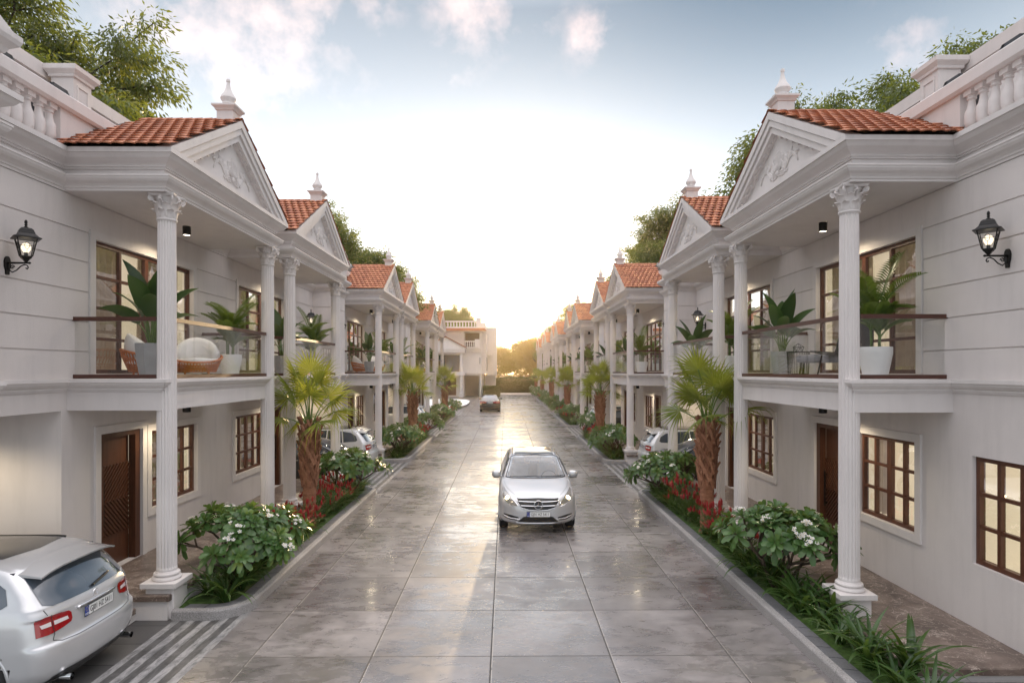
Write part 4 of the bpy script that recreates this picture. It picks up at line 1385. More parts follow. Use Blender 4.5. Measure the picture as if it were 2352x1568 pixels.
def rattan_chair():
    E = empty('rattan_armchair', label='round orange rattan armchair with white cushions', cat='chair')
    # faces +x
    mb = MB()
    rad = .42
    def shell(a, z):      # bowl: low in front, high behind
        r_ = rad * (.72 + .28 * min(1, z / .30))
        return V(r_ * math.cos(a), r_ * math.sin(a), .10 + z)
    def top(a): return .15 + .20 * (0.5 - .5 * math.cos(a)) ** 1.1
    n = 46
    for i in range(n):
        a = 2 * math.pi * i / n
        for tw in (-.16, .16):
            mb.tube([shell(a + tw * k / 4, top(a) * k / 4) for k in range(5)], .009, 4)
    for f in (0, .35, .65, 1.0):
        mb.tube([shell(2 * math.pi * i / n, top(2 * math.pi * i / n) * f) for i in range(n + 1)], .020 if f == 1 else .011, 5)
    for a in (.7, 2.4, -.7, -2.4):
        mb.tube([(.26 * math.cos(a), .26 * math.sin(a), .12), (.30 * math.cos(a), .30 * math.sin(a), 0)], .016, 6)
    mb.lathe([(0, .14), (.30, .14), (.31, .12)], 20, cap=False)
    obj('frame', mb, M['rattan'], E)
    mb = MB()
    mb.lathe([(0, .19), (.30, .19), (.355, .23), (.365, .28), (.33, .325), (0, .34)], 24)
    obj('seat_cushion', mb, M['cushion'], E, smooth=True)
    mb = MB(); rows = []
    for k in range(9):
        a = math.pi + R(-86 + 172 * k / 8)
        hh = .72 - .24 * abs(k - 4) ** 1.8 / 12.1
        c = []
        for q in range(10):
            t = 2 * math.pi * q / 10
            r_ = .31 + .065 * math.cos(t); z = (.30 + hh) / 2 + (hh - .30) / 2 * math.sin(t) * (1 if 0 < k < 8 else .75)
            c.append((r_ * math.cos(a), r_ * math.sin(a), z))
        rows.append(c)
    mb.rings(rows, cap=True)
    obj('back_cushion', mb, M['cushion'], E, smooth=True)
    return E

def rope_chair():
    E = empty('rope_lounge_chair', label='tall rounded lounge chair woven from dark rope', cat='chair')
    mb = MB(); fr = MB()
    n = 22
    def P(u, v):   # u across -1..1, v 0..1 from seat front up the back
        w = .32 * math.sqrt(max(.05, 1 - max(0, v - .45) ** 2 / .36))
        if v < .4: x, z = .34 - v * 1.35, .36 - .05 * v
        else: x, z = -.20 - (v - .4) * .22, .34 + (v - .4) * 1.05
        return V(x + .10 * u * u, u * w, z + .06 * u * u)
    for i in range(n):
        u = -1 + 2 * i / (n - 1)
        mb.tube([P(u, v / 14) for v in range(15)], .011, 4)
    obj('woven_back', mb, M['rope'], E)
    fr.tube([P(1, v / 14) for v in range(15)] + [P(-1, v / 14) for v in range(14, -1, -1)], .016, 6)
    for x, y in ((.30, .26), (.30, -.26), (-.24, .26), (-.24, -.26)):
        fr.tube([(x * .9, y, .36), (x * 1.15, y * 1.1, 0)], .012, 6)
    obj('frame', fr, M['black_metal'], E)
    return E

def throw_chair():
    E = empty('lounge_chair', label='lounge chair with a grey throw over its back', cat='chair')
    mb = MB(); soft_box(mb, -.34, .38, -.34, .34, .26, .40, .06)
    obj('seat', mb, M['throw'], E, smooth=True)
    mb = MB()
    rows = []
    for i in range(15):
        t = -.33 + .66 * i / 14; wv = .018 * math.sin(i * 1.9)
        rows.append([(-.22 + wv, t, .36), (-.26 + wv, t, .55), (-.32 + wv, t, .74), (-.36, t, .78), (-.41 - wv, t, .74), (-.43 - wv * 1.5, t, .45), (-.44 - wv * 2, t, .20)])
    mb.rings(rows, closed=False)
    obj('throw', mb, M['throw'], E, smooth=True)
    mb = MB()
    for x, y in ((.30, .28), (.30, -.28), (-.30, .28), (-.30, -.28)): mb.tube([(x, y, .27), (x * 1.1, y * 1.1, 0)], .016, 6)
    mb.tube([(-.30, -.30, .3), (-.38, -.30, .73), (-.38, .30, .73), (-.30, .30, .3)], .016, 6)
    obj('frame', mb, M['black_metal'], E)
    return E

def side_table():
    E = empty('wire_side_table', label='dark wire side table beside the lounge chair', cat='side table')
    mb = MB()
    for i in range(26):
        a = 2 * math.pi * i / 26; mb.tube([(.17 * math.cos(a), .17 * math.sin(a), 0), (.19 * math.cos(a), .19 * math.sin(a), .45)], .004, 4)
    mb.tube([(.17 * math.cos(i * .2618), .17 * math.sin(i * .2618), .006) for i in range(25)], .007, 5)
    obj('base', mb, M['black_metal'], E)
    mb = MB(); mb.lathe([(0, .45), (.20, .45), (.205, .458), (.20, .468), (0, .468)], 28)
    obj('table_top', mb, M['black_metal'], E, smooth=40)
    return E

def terrarium():
    mb = MB()
    a = [(.075 * math.cos(i * 1.2566), .075 * math.sin(i * 1.2566), 0) for i in range(5)]; b = [(.095 * math.cos(i * 1.2566 + .6), .095 * math.sin(i * 1.2566 + .6), .08) for i in range(5)]
    for i in range(5):
        mb.tube([a[i], a[(i + 1) % 5]], .004, 4); mb.tube([a[i], b[i]], .004, 4); mb.tube([b[i], a[(i + 1) % 5]], .004, 4); mb.tube([b[i], b[(i + 1) % 5]], .004, 4); mb.tube([b[i], (0, 0, .15)], .004, 4)
    return obj('glass_terrarium', mb, M['black_metal'], label='small faceted terrarium on the wire side table', cat='ornament')
# ------------------------------------------------------------------ cars (local frame: +x forward, z up, origin on the ground under the middle)
def interp(tab, z):
    xs = [a for a, _ in tab]; ys = [b for _, b in tab]
    n = len(xs)
    if z <= xs[0]: return ys[0]
    if z >= xs[-1]: return ys[-1]
    i = max(k for k in range(n) if xs[k] <= z); i = min(i, n - 2)
    def slope(k):
        if k <= 0: return (ys[1] - ys[0]) / (xs[1] - xs[0])
        if k >= n - 1: return (ys[-1] - ys[-2]) / (xs[-1] - xs[-2])
        a = (ys[k] - ys[k - 1]) / (xs[k] - xs[k - 1]); b = (ys[k + 1] - ys[k]) / (xs[k + 1] - xs[k])
        return 0 if a * b <= 0 else 2 * a * b / (a + b)
    h = xs[i + 1] - xs[i]; t = (z - xs[i]) / h
    return (2 * t ** 3 - 3 * t * t + 1) * ys[i] + (t ** 3 - 2 * t * t + t) * h * slope(i) + (-2 * t ** 3 + 3 * t * t) * ys[i + 1] + (t ** 3 - t * t) * h * slope(i + 1)

HATCH = dict(
    xf=[(.20, 2.04), (.26, 2.12), (.36, 2.17), (.52, 2.18), (.64, 2.165), (.76, 2.10), (.84, 1.97), (.90, 1.78), (.96, 1.50), (1.01, 1.20), (1.05, .95), (1.10, .85), (1.25, .60), (1.40, .30), (1.48, .08), (1.53, -.15), (1.555, -.55)],
    xr=[(.20, -2.06), (.28, -2.14), (.40, -2.19), (.56, -2.20), (.64, -2.19), (.68, -2.15), (.80, -2.12), (.95, -2.09), (1.03, -2.05), (1.10, -2.00), (1.25, -1.90), (1.38, -1.79), (1.44, -1.73), (1.50, -1.55), (1.535, -1.25), (1.555, -.80)],
    w=[(.20, .80), (.27, .86), (.40, .89), (.60, .893), (.75, .885), (.88, .87), (.97, .85), (1.04, .83), (1.10, .805), (1.25, .75), (1.38, .69), (1.46, .635), (1.51, .56), (1.54, .45), (1.555, .25)],
    af=[(.2, .62), (.6, .70), (.85, .75), (1.0, .75), (1.08, .45), (1.5, .34), (1.555, .25)],
    ar=[(.2, .36), (.6, .32), (1.0, .29), (1.1, .27), (1.5, .28), (1.555, .2)],
    wb=(1.33, -1.37), wr=.325, len=4.36)
SEDAN = dict(
    xf=[(.20, 2.28), (.28, 2.38), (.45, 2.43), (.62, 2.42), (.74, 2.35), (.83, 2.18), (.90, 1.85), (.95, 1.45), (.99, 1.10), (1.03, .92), (1.15, .70), (1.30, .38), (1.40, .08), (1.45, -.15), (1.475, -.45)],
    xr=[(.20, -2.26), (.30, -2.38), (.46, -2.44), (.60, -2.44), (.66, -2.41), (.80, -2.40), (.92, -2.38), (.99, -2.32), (1.03, -2.10), (1.06, -1.85), (1.09, -1.72), (1.20, -1.50), (1.32, -1.22), (1.40, -1.00), (1.45, -.80), (1.475, -.60)],
    w=[(.20, .80), (.28, .88), (.42, .915), (.62, .92), (.78, .91), (.90, .885), (.98, .85), (1.03, .815), (1.10, .775), (1.22, .71), (1.34, .64), (1.41, .575), (1.455, .47), (1.475, .25)],
    af=[(.2, .60), (.6, .75), (.85, .85), (1.0, .7), (1.05, .42), (1.475, .3)],
    ar=[(.2, .45), (.6, .48), (.95, .45), (1.03, .42), (1.1, .3), (1.475, .25)],
    wb=(1.42, -1.45), wr=.335, len=4.88)

def body_mesh(T, paint_mat, cut=None):
    zmax = T['xf'][-1][0]
    zs = sorted(set([round(.20 + (zmax - .20) * k / 70, 4) for k in range(71)] + [zmax - .003, .985, 1.045, 1.015, 1.075]))
    rows = []
    n = 26
    for z in zs:
        xf, xr, w, af, ar = (interp(T[k], z) for k in ('xf', 'xr', 'w', 'af', 'ar'))
        pe = 2.5 if z < .95 else (2.9 if z < 1.04 else 3.0)
        ring = []
        def corner(x_end, a, sg, t):
            c, s_ = math.cos(t), math.sin(t)
            return (x_end - sg * a + sg * a * abs(s_) ** (2 / pe), w * abs(c) ** (2 / pe), z)
        half = []
        mid = [(x, w, z) for x in np.linspace(xr + ar, xf - af, 34)]
        rear = [corner(xr, ar, -1, math.pi / 2 * (1 - k / n)) for k in range(n)]
        front = [corner(xf, af, 1, math.pi / 2 * k / n) for k in range(1, n + 1)]
        half = rear + mid + front
        ring = half + [(x, -y, z) for x, y, z in reversed(half[1:-1])]
        rows.append(ring)
    mb = MB(); mb.rings(rows)
    # close the roof and the floor
    N = len(rows[0]); b = (len(rows) - 1) * N
    mb.f.append(tuple(b + j for j in range(N))); mb.mi.append(0)
    mb.f.append(tuple(reversed(range(N)))); mb.mi.append(0)
    bv = BVHTree.FromPolygons([Vector(v) for v in mb.v], mb.f)
    # wheel arches
    keep = []; km = []
    for f, m in zip(mb.f, mb.mi):
        c = sum((Vector(mb.v[i]) for i in f), Vector()) / len(f)
        if abs(c.y) > .45 and len(f) == 4 and any((c.x - wx) ** 2 + (c.z - T['wr']) ** 2 < (T['wr'] + .045) ** 2 for wx in T['wb']): continue
        if cut and c.x > 0 and c.z > 1.0 and inside(cut, c.y, c.z): continue
        keep.append(f); km.append(m)
    mb.f, mb.mi = keep, km
    return mb.mesh('body', [paint_mat], smooth=42), bv

def inside(poly, x, y):
    r = False
    for i in range(len(poly)):
        (x0, y0), (x1, y1) = poly[i], poly[i - 1]
        if (y0 > y) != (y1 > y) and x < (x1 - x0) * (y - y0) / (y1 - y0) + x0: r = not r
    return r

def cabin(B):
    mb = MB(); mb.box(-1.6, .75, -.70, .70, .45, .50); mb.box(.55, .92, -.72, .72, .50, .98); mb.box(.45, .60, -.70, .70, .80, 1.0)
    mb.box(-1.62, -1.58, -.66, .66, .5, 1.42); mb.box(-1.6, .7, -.80, -.78, .5, 1.05); mb.box(-1.6, .7, .78, .80, .5, 1.05)
    I = obj('interior', mb, M['grey_metal'], B)
    for y in (-.36, .36):
        mb = MB(); soft_box(mb, -.42, .12, y - .25, y + .25, .50, .72, .06)
        soft_box(mb, -.52, -.34, y - .25, y + .25, .70, 1.22, .07); soft_box(mb, -.50, -.38, y - .14, y + .14, 1.235, 1.40, .05)
        obj('seat', mb, M['seat'], I, smooth=True)
    mb = MB(); soft_box(mb, -1.45, -1.28, -.62, .62, .6, 1.15, .07); obj('rear_bench', mb, M['seat'], I, smooth=True)
    mb = MB(); c = V(.28, .36, .98); a = V(0, 1, 0); b = V(.42, 0, .9).normalized()
    mb.tube([c + a * .18 * math.cos(k * math.pi / 12) + b * .18 * math.sin(k * math.pi / 12) for k in range(25)], .016, 6); mb.tube([c - a * .17, c + a * .17], .018, 5)
    obj('steering_wheel', mb, M['black_trim'], I)
    mb = MB(); soft_box(mb, .16, .19, -.12, .12, 1.30, 1.37, .014); obj('rear_view_mirror', mb, M['black_trim'], I)

def patch(outline, axis, bv, off=.004, maxl=.05, sign=1):
    # outline in 2-D laid over the body along an axis: 'x+' (from the front), 'x-' (from behind), 'y' (from the side), 'z' (from above)
    bm = bmesh.new()
    vs = [bm.verts.new((p[0], p[1], 0)) for p in outline]
    bm.faces.new(vs)
    bmesh.ops.triangulate(bm, faces=bm.faces[:])
    for _ in range(7):
        es = [e for e in bm.edges if e.calc_length() > maxl]
        if not es: break
        bmesh.ops.subdivide_edges(bm, edges=es, cuts=1)
        bmesh.ops.triangulate(bm, faces=[f for f in bm.faces if len(f.verts) > 3])
    bad = []
    for v in bm.verts:
        a, b = v.co.x, v.co.y
        if axis == 'x+': o, d = V(6, a, b), V(-1, 0, 0)
        elif axis == 'x-': o, d = V(-6, a, b), V(1, 0, 0)
        elif axis == 'y': o, d = V(a, 6 * sign, b), V(0, -sign, 0)
        else: o, d = V(a, b, 6), V(0, 0, -1)
        h = bv.ray_cast(o, d)
        if h[0] is None: h = bv.find_nearest(o + d * 5)
        nn = h[1] if h[1].dot(d) < 0 else -h[1]
        v.co = h[0] + nn * off
    vv = [v.co.copy() for v in bm.verts]; bm.verts.index_update()
    ff = [[v.index for v in f.verts] for f in bm.faces]
    bm.free()
    mb = MB(); mb.add(vv, ff); return mb

def curve_on(pts, axis, bv, off=.004, sign=1, step=.03):
    out = []
    for (a, b) in zip(pts, pts[1:]):
        n = max(1, int(math.dist(a, b) / step))
        for k in range(n):
            out.append((a[0] + (b[0] - a[0]) * k / n, a[1] + (b[1] - a[1]) * k / n))
    out.append(pts[-1])
    res = []
    for a, b in out:
        if axis == 'x+': o, d = V(6, a, b), V(-1, 0, 0)
        elif axis == 'x-': o, d = V(-6, a, b), V(1, 0, 0)
        elif axis == 'y': o, d = V(a, 6 * sign, b), V(0, -sign, 0)
        else: o, d = V(a, b, 6), V(0, 0, -1)
        h = bv.ray_cast(o, d)
        if h[0] is None: continue
        nn = h[1] if h[1].dot(d) < 0 else -h[1]
        res.append(h[0] + nn * off)
    return res

def merge(*mbs):
    o = MB()
    for m in mbs:
        b = len(o.v); o.v.extend(m.v)
        for f, i in zip(m.f, m.mi): o.f.append(tuple(b + k for k in f)); o.mi.append(i)
    return o
def mir(pts): return [(-a, b) for a, b in reversed(pts)]

def text_mesh(name, txt, size, mat):
    cu = bpy.data.curves.new(name, 'FONT'); cu.body = txt; cu.size = size; cu.align_x = 'CENTER'; cu.align_y = 'CENTER'; cu.extrude = .0008
    o = bpy.data.objects.new(name, cu); COL.objects.link(o)
    dg = bpy.context.evaluated_depsgraph_get()
    me = bpy.data.meshes.new_from_object(o.evaluated_get(dg))
    bpy.data.objects.remove(o); me.materials.clear(); me.materials.append(mat); me.name = name
    return me

def plate(parent, loc, facing, text, w=.52, h=.115):
    # facing +1: the plate looks along +x, -1: along -x
    mb = MB(); mb.box(-.004, .004, -w / 2, w / 2, -h / 2, h / 2)
    P = obj('number_plate', mb, M['plate_white'], parent, loc=loc)
    P.rotation_euler = (0, 0, 0 if facing > 0 else math.pi)
    mb = MB(); mb.tube([(.003, -w / 2, -h / 2), (.003, w / 2, -h / 2), (.003, w / 2, h / 2), (.003, -w / 2, h / 2), (.003, -w / 2, -h / 2)], .004, 4)
    obj('rim', mb, M['plate_ink'], P)
    # seen from outside, the blue band is at the reader's left: y negative when looking back along -x
    mb = MB(); mb.box(.004, .0055, -w / 2 + .004, -w / 2 + .075, -h / 2 + .004, h / 2 - .004)
    obj('blue_band', mb, M['plate_blue'], P)
    mb = MB()
    for k in range(12):
        a = k * math.pi / 6; c = (.006, -w / 2 + .04 + .023 * math.cos(a), .022 + .023 * math.sin(a))
        mb.add([(c[0], c[1] + .0045 * math.cos(b), c[2] + .0045 * math.sin(b)) for b in (0, 1.57, 3.14, 4.71)], [(0, 1, 2, 3)])
    obj('stars', mb, M['plate_gold'], P)
    rot = (math.pi / 2, 0, math.pi / 2)
    o = link('letters', text_mesh('letters', text, .092, M['plate_ink']), P, loc=(.0062, .036, -.002)); o.rotation_euler = rot; o.scale = (.74, 1.0, 1.0)
    o = link('country_code', text_mesh('country_code', 'IND', .036, M['plate_white']), P, loc=(.0066, -w / 2 + .04, -.034)); o.rotation_euler = rot
    return P

def wheel(parent, x, y, r, sg):
    mb = MB(); prof = [(r * .66, -.10), (r * .80, -.105), (r * .94, -.10), (r, -.075), (r, .075), (r * .94, .10), (r * .80, .105), (r * .66, .10)]
    rs = [[(q * math.cos(2 * math.pi * i / 36), yy, q * math.sin(2 * math.pi * i / 36)) for i in range(36)] for q, yy in prof]
    mb.rings(rs)
    w = obj('wheel', mb, M['tyre'], parent, smooth=50, loc=(x, y, r))
    mb = MB()
    o = .085 * sg
    rr = [[(q * math.cos(2 * math.pi * i / 36), yy * sg, q * math.sin(2 * math.pi * i / 36)) for i in range(36)] for q, yy in ((r * .68, .10), (r * .67, .085), (r * .60, .075), (r * .60, -.09))]
    mb.rings(rr)
    for k in range(5):
        for dd in (-.16, .16):
            a = 2 * math.pi * k / 5 + dd
            mb.tube([(r * .10 * math.cos(a), o * .8, r * .10 * math.sin(a)), (r * .62 * math.cos(a + dd * .3), o, r * .62 * math.sin(a + dd * .3))], [.022, .018], 5)
    mb.tube([(0, o * .5, 0), (0, o * 1.02, 0)], r * .20, 14)
    obj('rim', mb, M['alloy'], w, smooth=40)
    mb = MB(); mb.rings([[(q * math.cos(2 * math.pi * i / 24), .02 * sg, q * math.sin(2 * math.pi * i / 24)) for i in range(24)] for q in (r * .60, .001)])
    obj('brake_disc', mb, M['black_trim'], w)
    return w

def emblem(parent, loc, rad, facing):
    mb = MB()
    n = 28
    mb.tube([(0, rad * math.cos(2 * math.pi * i / n), rad * math.sin(2 * math.pi * i / n)) for i in range(n + 1)], rad * .10, 6)
    for k in range(3):
        a = math.pi / 2 + k * 2 * math.pi / 3
        e = (math.cos(a), math.sin(a)); s_ = (-math.sin(a), math.cos(a))
        b = rad * .17
        base1 = (s_[0] * b - e[0] * b * .1, s_[1] * b - e[1] * b * .1); base2 = (-s_[0] * b - e[0] * b * .1, -s_[1] * b - e[1] * b * .1); tip = (e[0] * rad * .96, e[1] * rad * .96)
        mb.add([(.002, *base1), (.002, *tip), (.002, *base2), (rad * .16, 0, 0)], [(0, 1, 3), (1, 2, 3)])
    o = obj('star_emblem', mb, M['chrome'], parent, loc=loc)
    if facing < 0: o.rotation_euler = (0, 0, math.pi)
    return o

def arches(T, parent, paint_mat):
    # wheel-arch lips and dark liners
    ln = MB()
    for wx in T['wb']:
        for sg in (-1, 1):
            r = T['wr'] + .035
            pts = []
            for k in range(25):
                a = R(-18 + 216 * k / 24); z = T['wr'] + r * math.sin(a)
                pts.append((wx + r * math.cos(a), sg * (interp(T['w'], max(z, .2)) - .012), z))
            mb = MB(); mb.tube(pts, .022, 6)
            obj('arch_lip', mb, paint_mat, parent, smooth=True)
            rows = [[(p[0] + (p[0] - wx) * .06, sg * .40, p[2] + (p[2] - T['wr']) * .06) for p in pts], [(p[0] + (p[0] - wx) * .06, p[1], p[2] + (p[2] - T['wr']) * .06) for p in pts]]
            ln.rings(rows, closed=False)
            ln.add([(wx + (r + .03) * math.cos(2 * math.pi * k / 24), sg * .42, T['wr'] + (r + .03) * math.sin(2 * math.pi * k / 24)) for k in range(24)], [tuple(range(24))])
    obj('wheel_housing', ln, M['black_trim'], parent)

def hatchback(paint_mat, lit=False, name='silver_hatchback'):
    T = HATCH
    E = empty(name)
    ws = [(-.72, 1.065), (-.60, 1.055), (0, 1.05), (.60, 1.055), (.72, 1.065), (.635, 1.30), (.585, 1.455), (.50, 1.478), (0, 1.49), (-.50, 1.478), (-.585, 1.455), (-.635, 1.30)]
    cut = [(y * .955, 1.265 + (z - 1.265) * .93) for y, z in ws]
    me, bv = body_mesh(T, paint_mat, cut)
    B = link('body', me, E)
    P = lambda *a, **k: patch(a[0], a[1], bv, **k)
    cabin(B)
    obj('windscreen', P(ws, 'x+', off=.005), M['cabin_glass'], B, smooth=True)
    mb = MB(); mb.tube(curve_on(ws + [ws[0]], 'x+', bv, .004), .012, 5); obj('windscreen_seal', mb, M['black_trim'], B)
    rw = [(-.685, 1.075), (-.60, 1.045), (0, 1.035), (.60, 1.045), (.685, 1.075), (.665, 1.25), (.62, 1.40), (.5, 1.418), (0, 1.425), (-.5, 1.418), (-.62, 1.40), (-.665, 1.25)]
    obj('rear_window', P(rw, 'x-', off=.005), M['car_glass'], B, smooth=True)
    for sg in (1, -1):
        sw = [(.72, 1.05), (.35, 1.30), (.10, 1.42), (-.2, 1.46), (-.52, 1.465), (-.52, 1.03)]
        sw2 = [(-.56, 1.03), (-.56, 1.465), (-1.05, 1.44), (-1.12, 1.04)]
        sw3 = [(-1.16, 1.05), (-1.10, 1.43), (-1.40, 1.385), (-1.60, 1.27), (-1.66, 1.12), (-1.60, 1.08)]
        obj('side_window', merge(*[P(o, 'y', off=.004, sign=sg) for o in (sw, sw2)]), M['car_glass'], B, smooth=True)
        obj('quarter_window', P(sw3, 'y', off=.004, sign=sg), M['car_glass'], B, smooth=True)
        # door shuts and swage
        mb = MB()
        for pl in ([(-.54, 1.03), (-.54, .30)], [(.78, 1.04), (.80, .60), (.72, .32), (.6, .27)], [(-1.10, 1.03), (-1.30, .80), (-1.05, .55), (-.98, .30)]):
            q = curve_on(pl, 'y', bv, .0015, sg)
            if len(q) > 1: mb.tube(q, .004, 4)
        obj('door_shut_line', mb, M['black_trim'], B)
        mb = MB()
        for x in (-.30, -.98):
            q = curve_on([(x, .88), (x - .2, .885)], 'y', bv, .022, sg); mb.tube(q, .014, 6)
        obj('door_handle', mb, M['chrome'], B)
        # mirror
        mb = MB()
        y0 = .80 * sg
        rows = []
        for u, (hy, hz, cx) in enumerate(((.02, .02, .55), (.10, .075, .545), (.115, .085, .50), (.115, .085, .44), (.11, .08, .42))):
            rows.append([(cx, sg * (.955 + hy * math.copysign(abs(math.cos(a)) ** .7, math.cos(a))), 1.085 + hz * math.copysign(abs(math.sin(a)) ** .7, math.sin(a))) for a in [2 * math.pi * k / 16 for k in range(16)]])
        mb.rings(rows, cap=True); mb.tube([(.50, sg * .80, 1.03), (.49, sg * .90, 1.04)], [.03, .025], 6)
        m = obj('door_mirror', mb, paint_mat, B, smooth=True)
        mb = MB(); mb.box(.555, .562, sg * .955 - .10, sg * .955 + .10, 1.05, 1.054); mb.box(.40, .55, sg * .955 - .09, sg * .955 + .09, .996, 1.003)
        obj('mirror_trim', mb, M['black_trim'], m)
    # dark glass roof panel, rails
    obj('roof_panel', P([(-.05, -.50), (.02, 0), (-.05, .50), (-1.35, .47), (-1.42, 0), (-1.35, -.47)], 'z', off=.003, maxl=.12), M['roof_glass'], B, smooth=True)
    for sg in (1, -1):
        mb = MB(); mb.tube(curve_on([(-.1, sg * .555), (-1.35, sg * .54)], 'z', bv, .012), .012, 5)
        obj('roof_rail', mb, M['black_trim'], B)
    # spoiler
    mb = MB(); rows = []
    for k in range(13):
        y = -.64 + 1.28 * k / 12; e = 1 - (abs(y) / .70) ** 4 * .35
        rows.append([(-1.40, y, 1.502 - .10 * (y / .64) ** 4), (-1.70, y, 1.475 - .075 * (y / .64) ** 4), (-1.93 * (.97 + .03 * e), y, 1.425 - .055 * (y / .64) ** 4), (-1.925 * (.97 + .03 * e), y, 1.405 - .055 * (y / .64) ** 4), (-1.70, y, 1.43 - .06 * (y / .64) ** 4)])
    mb.rings(rows, cap=True)
    obj('spoiler', mb, paint_mat, B, smooth=40)
    # ---- front
    gr = [(-.47, .785), (0, .80), (.47, .785), (.45, .70), (.37, .60), (.2, .555), (0, .545), (-.2, .555), (-.37, .60), (-.45, .70)]
    G = obj('grille', P(gr, 'x+', off=.004), M['black_trim'], B, smooth=True)
    mb = MB()
    mesh_lines = []
    for k in range(-22, 23):
        for sl in (1, -1):
            pl = []
            for j in range(9):
                z = .56 + .22 * j / 8; y = k * .036 + sl * (z - .67) * .8
                lim = .43 - .9 * max(0, .66 - z) - 0.0
                if abs(y) < lim: pl.append((y, z))
            if len(pl) > 1: mb.tube(curve_on([pl[0], pl[-1]], 'x+', bv, .006, step=.1), .0028, 3)
    obj('grille_mesh', mb, M['grey_metal'], G)
    mb = MB(); mb.tube(curve_on(gr + [gr[0]], 'x+', bv, .006), .008, 5)
    for z, w in ((.725, .45), (.645, .40)):
        mb.tube(curve_on([(-w, z), (-.1, z - .004), (.1, z - .004), (w, z)], 'x+', bv, .016), [.013] * len(curve_on([(-w, z), (-.1, z - .004), (.1, z - .004), (w, z)], 'x+', bv, .016)), 6)
    obj('chrome_bars', mb, M['chrome'], G, smooth=True)
    h = bv.ray_cast(V(6, 0, .672), V(-1, 0, 0))[0]
    mb = MB(); mb.rings([[(h.x + xx, q * math.cos(2 * math.pi * i / 28), .672 + q * math.sin(2 * math.pi * i / 28)) for i in range(28)] for q, xx in ((.098, .0), (.098, .02), (.02, .03))], cap=True)
    obj('emblem_disc', mb, M['grey_metal'], B, smooth=40)
    emblem(B, (h.x + .034, 0, .672), .092, 1)
    for sg in (1, -1):
        hl = [(.44, .64), (.50, .625), (.58, .645), (.70, .70), (.80, .80), (.80, .90), (.775, .925), (.74, .90), (.64, .83), (.53, .73)]
        if sg < 0: hl = mir(hl)
        H = obj('headlight', P(hl, 'x+', off=.005, maxl=.03), M['lamp_house'], B, smooth=True)
        c = bv.ray_cast(V(6, sg * .69, .775), V(-1, 0, 0))
        nn = c[1] if c[1].x > 0 else -c[1]
        mb = MB(); a = nn.orthogonal().normalized(); b = nn.cross(a)
        for q0, q1, o in ((.052, .0, .010),):
            mb.add([c[0] + nn * o] + [c[0] + nn * o + (a * math.cos(i * math.pi / 10) + b * math.sin(i * math.pi / 10)) * .052 for i in range(20)], [(0, 1 + i, 1 + (i + 1) % 20) for i in range(20)])
        obj('lamp_lens', mb, M['headlight_on'] if lit else M['chrome'], H)
        mb = MB(); mb.tube(curve_on(hl + [hl[0]], 'x+', bv, .006), .006, 4)
        obj('lamp_rim', mb, M['chrome'], H)
        fog = [(.42, .36), (.62, .375), (.76, .415), (.77, .44), (.66, .435), (.45, .395)], [(.47, .315), (.62, .32), (.74, .355), (.76, .385), (.62, .355), (.47, .345)]
        obj('fog_grille', merge(*[P(f if sg > 0 else mir(f), 'x+', off=.004) for f in fog]), M['black_trim'], B, smooth=True)
        mb = MB(); pl = [(.40, .35), (.60, .352), (.77, .40)]
        if sg < 0: pl = mir(pl)
        q = curve_on(pl, 'x+', bv, .012); mb.tube(q, .010, 5)
        obj('fog_blade', mb, M['chrome'], B, smooth=True)
        # bonnet shut line
        mb = MB(); pl = [(.50, .83), (.70, .93), (.765, 1.0)]
        q = curve_on(pl if sg > 0 else mir(pl), 'x+', bv, .001); mb.tube(q, .0035, 4)
        obj('bonnet_line', mb, M['black_trim'], B)
    lg = [(-.46, .275), (.46, .275), (.33, .40), (.27, .415), (-.27, .415), (-.33, .40)]
    obj('lower_grille', P(lg, 'x+', off=.004), M['black_trim'], B, smooth=True)
    mb = MB(); mb.tube(curve_on([(-.52, .262), (0, .255), (.52, .262)], 'x+', bv, .010), .012, 6)
    obj('lip_trim', mb, M['chrome'], B, smooth=True)
    c = bv.ray_cast(V(6, 0, .45), V(-1, 0, 0))[0]
    plate(E, (c.x + .02, 0, .465), 1, 'GJ01 HZ 5411')
    mb = MB()
    for (a, b) in (((-.62, 1.065), (.02, 1.085)), ((.02, 1.072), (.64, 1.085))):
        q = curve_on([a, b], 'x+', bv, .02); mb.tube(q, [.012] + [.008] * (len(q) - 1), 5)
    obj('wiper', mb, M['black_trim'], B)
    # ---- rear
    for sg in (1, -1):
        tl = [(.42, .845), (.44, .815), (.55, .79), (.70, .768), (.815, .768), (.80, .945), (.72, .96), (.55, .955), (.45, .94), (.42, .91)]
        tm = P(tl if sg > 0 else mir(tl), 'x-', off=.007, maxl=.03)
        Tl = obj('tail_light', tm, M['tail_red'], B, smooth=True)
        st = [(.47, .855), (.64, .85), (.64, .895), (.48, .89)], [(.67, .85), (.76, .848), (.77, .887), (.67, .895)]
        obj('reversing_lens', merge(*[P(f if sg > 0 else mir(f), 'x-', off=.011) for f in st]), M['tail_white'], Tl, smooth=True)
        mb = MB(); q = curve_on([(sg * .655, .965), (sg * .655, .75)], 'x-', bv, .009); mb.tube(q, .004, 4)
        obj('lens_split', mb, M['black_trim'], Tl)
    mb = MB()
    for pl in ([(-.68, .70), (-.60, .665), (-.4, .655), (.4, .655), (.60, .665), (.68, .70)], [(-.655, .75), (-.68, .70)], [(.655, .75), (.68, .70)], [(-.70, 1.03), (-.69, .97)], [(.70, 1.03), (.69, .97)]):
        q = curve_on(pl, 'x-', bv, .001)
        if len(q) > 1: mb.tube(q, .0045, 4)
    obj('tailgate_line', mb, M['black_trim'], B)
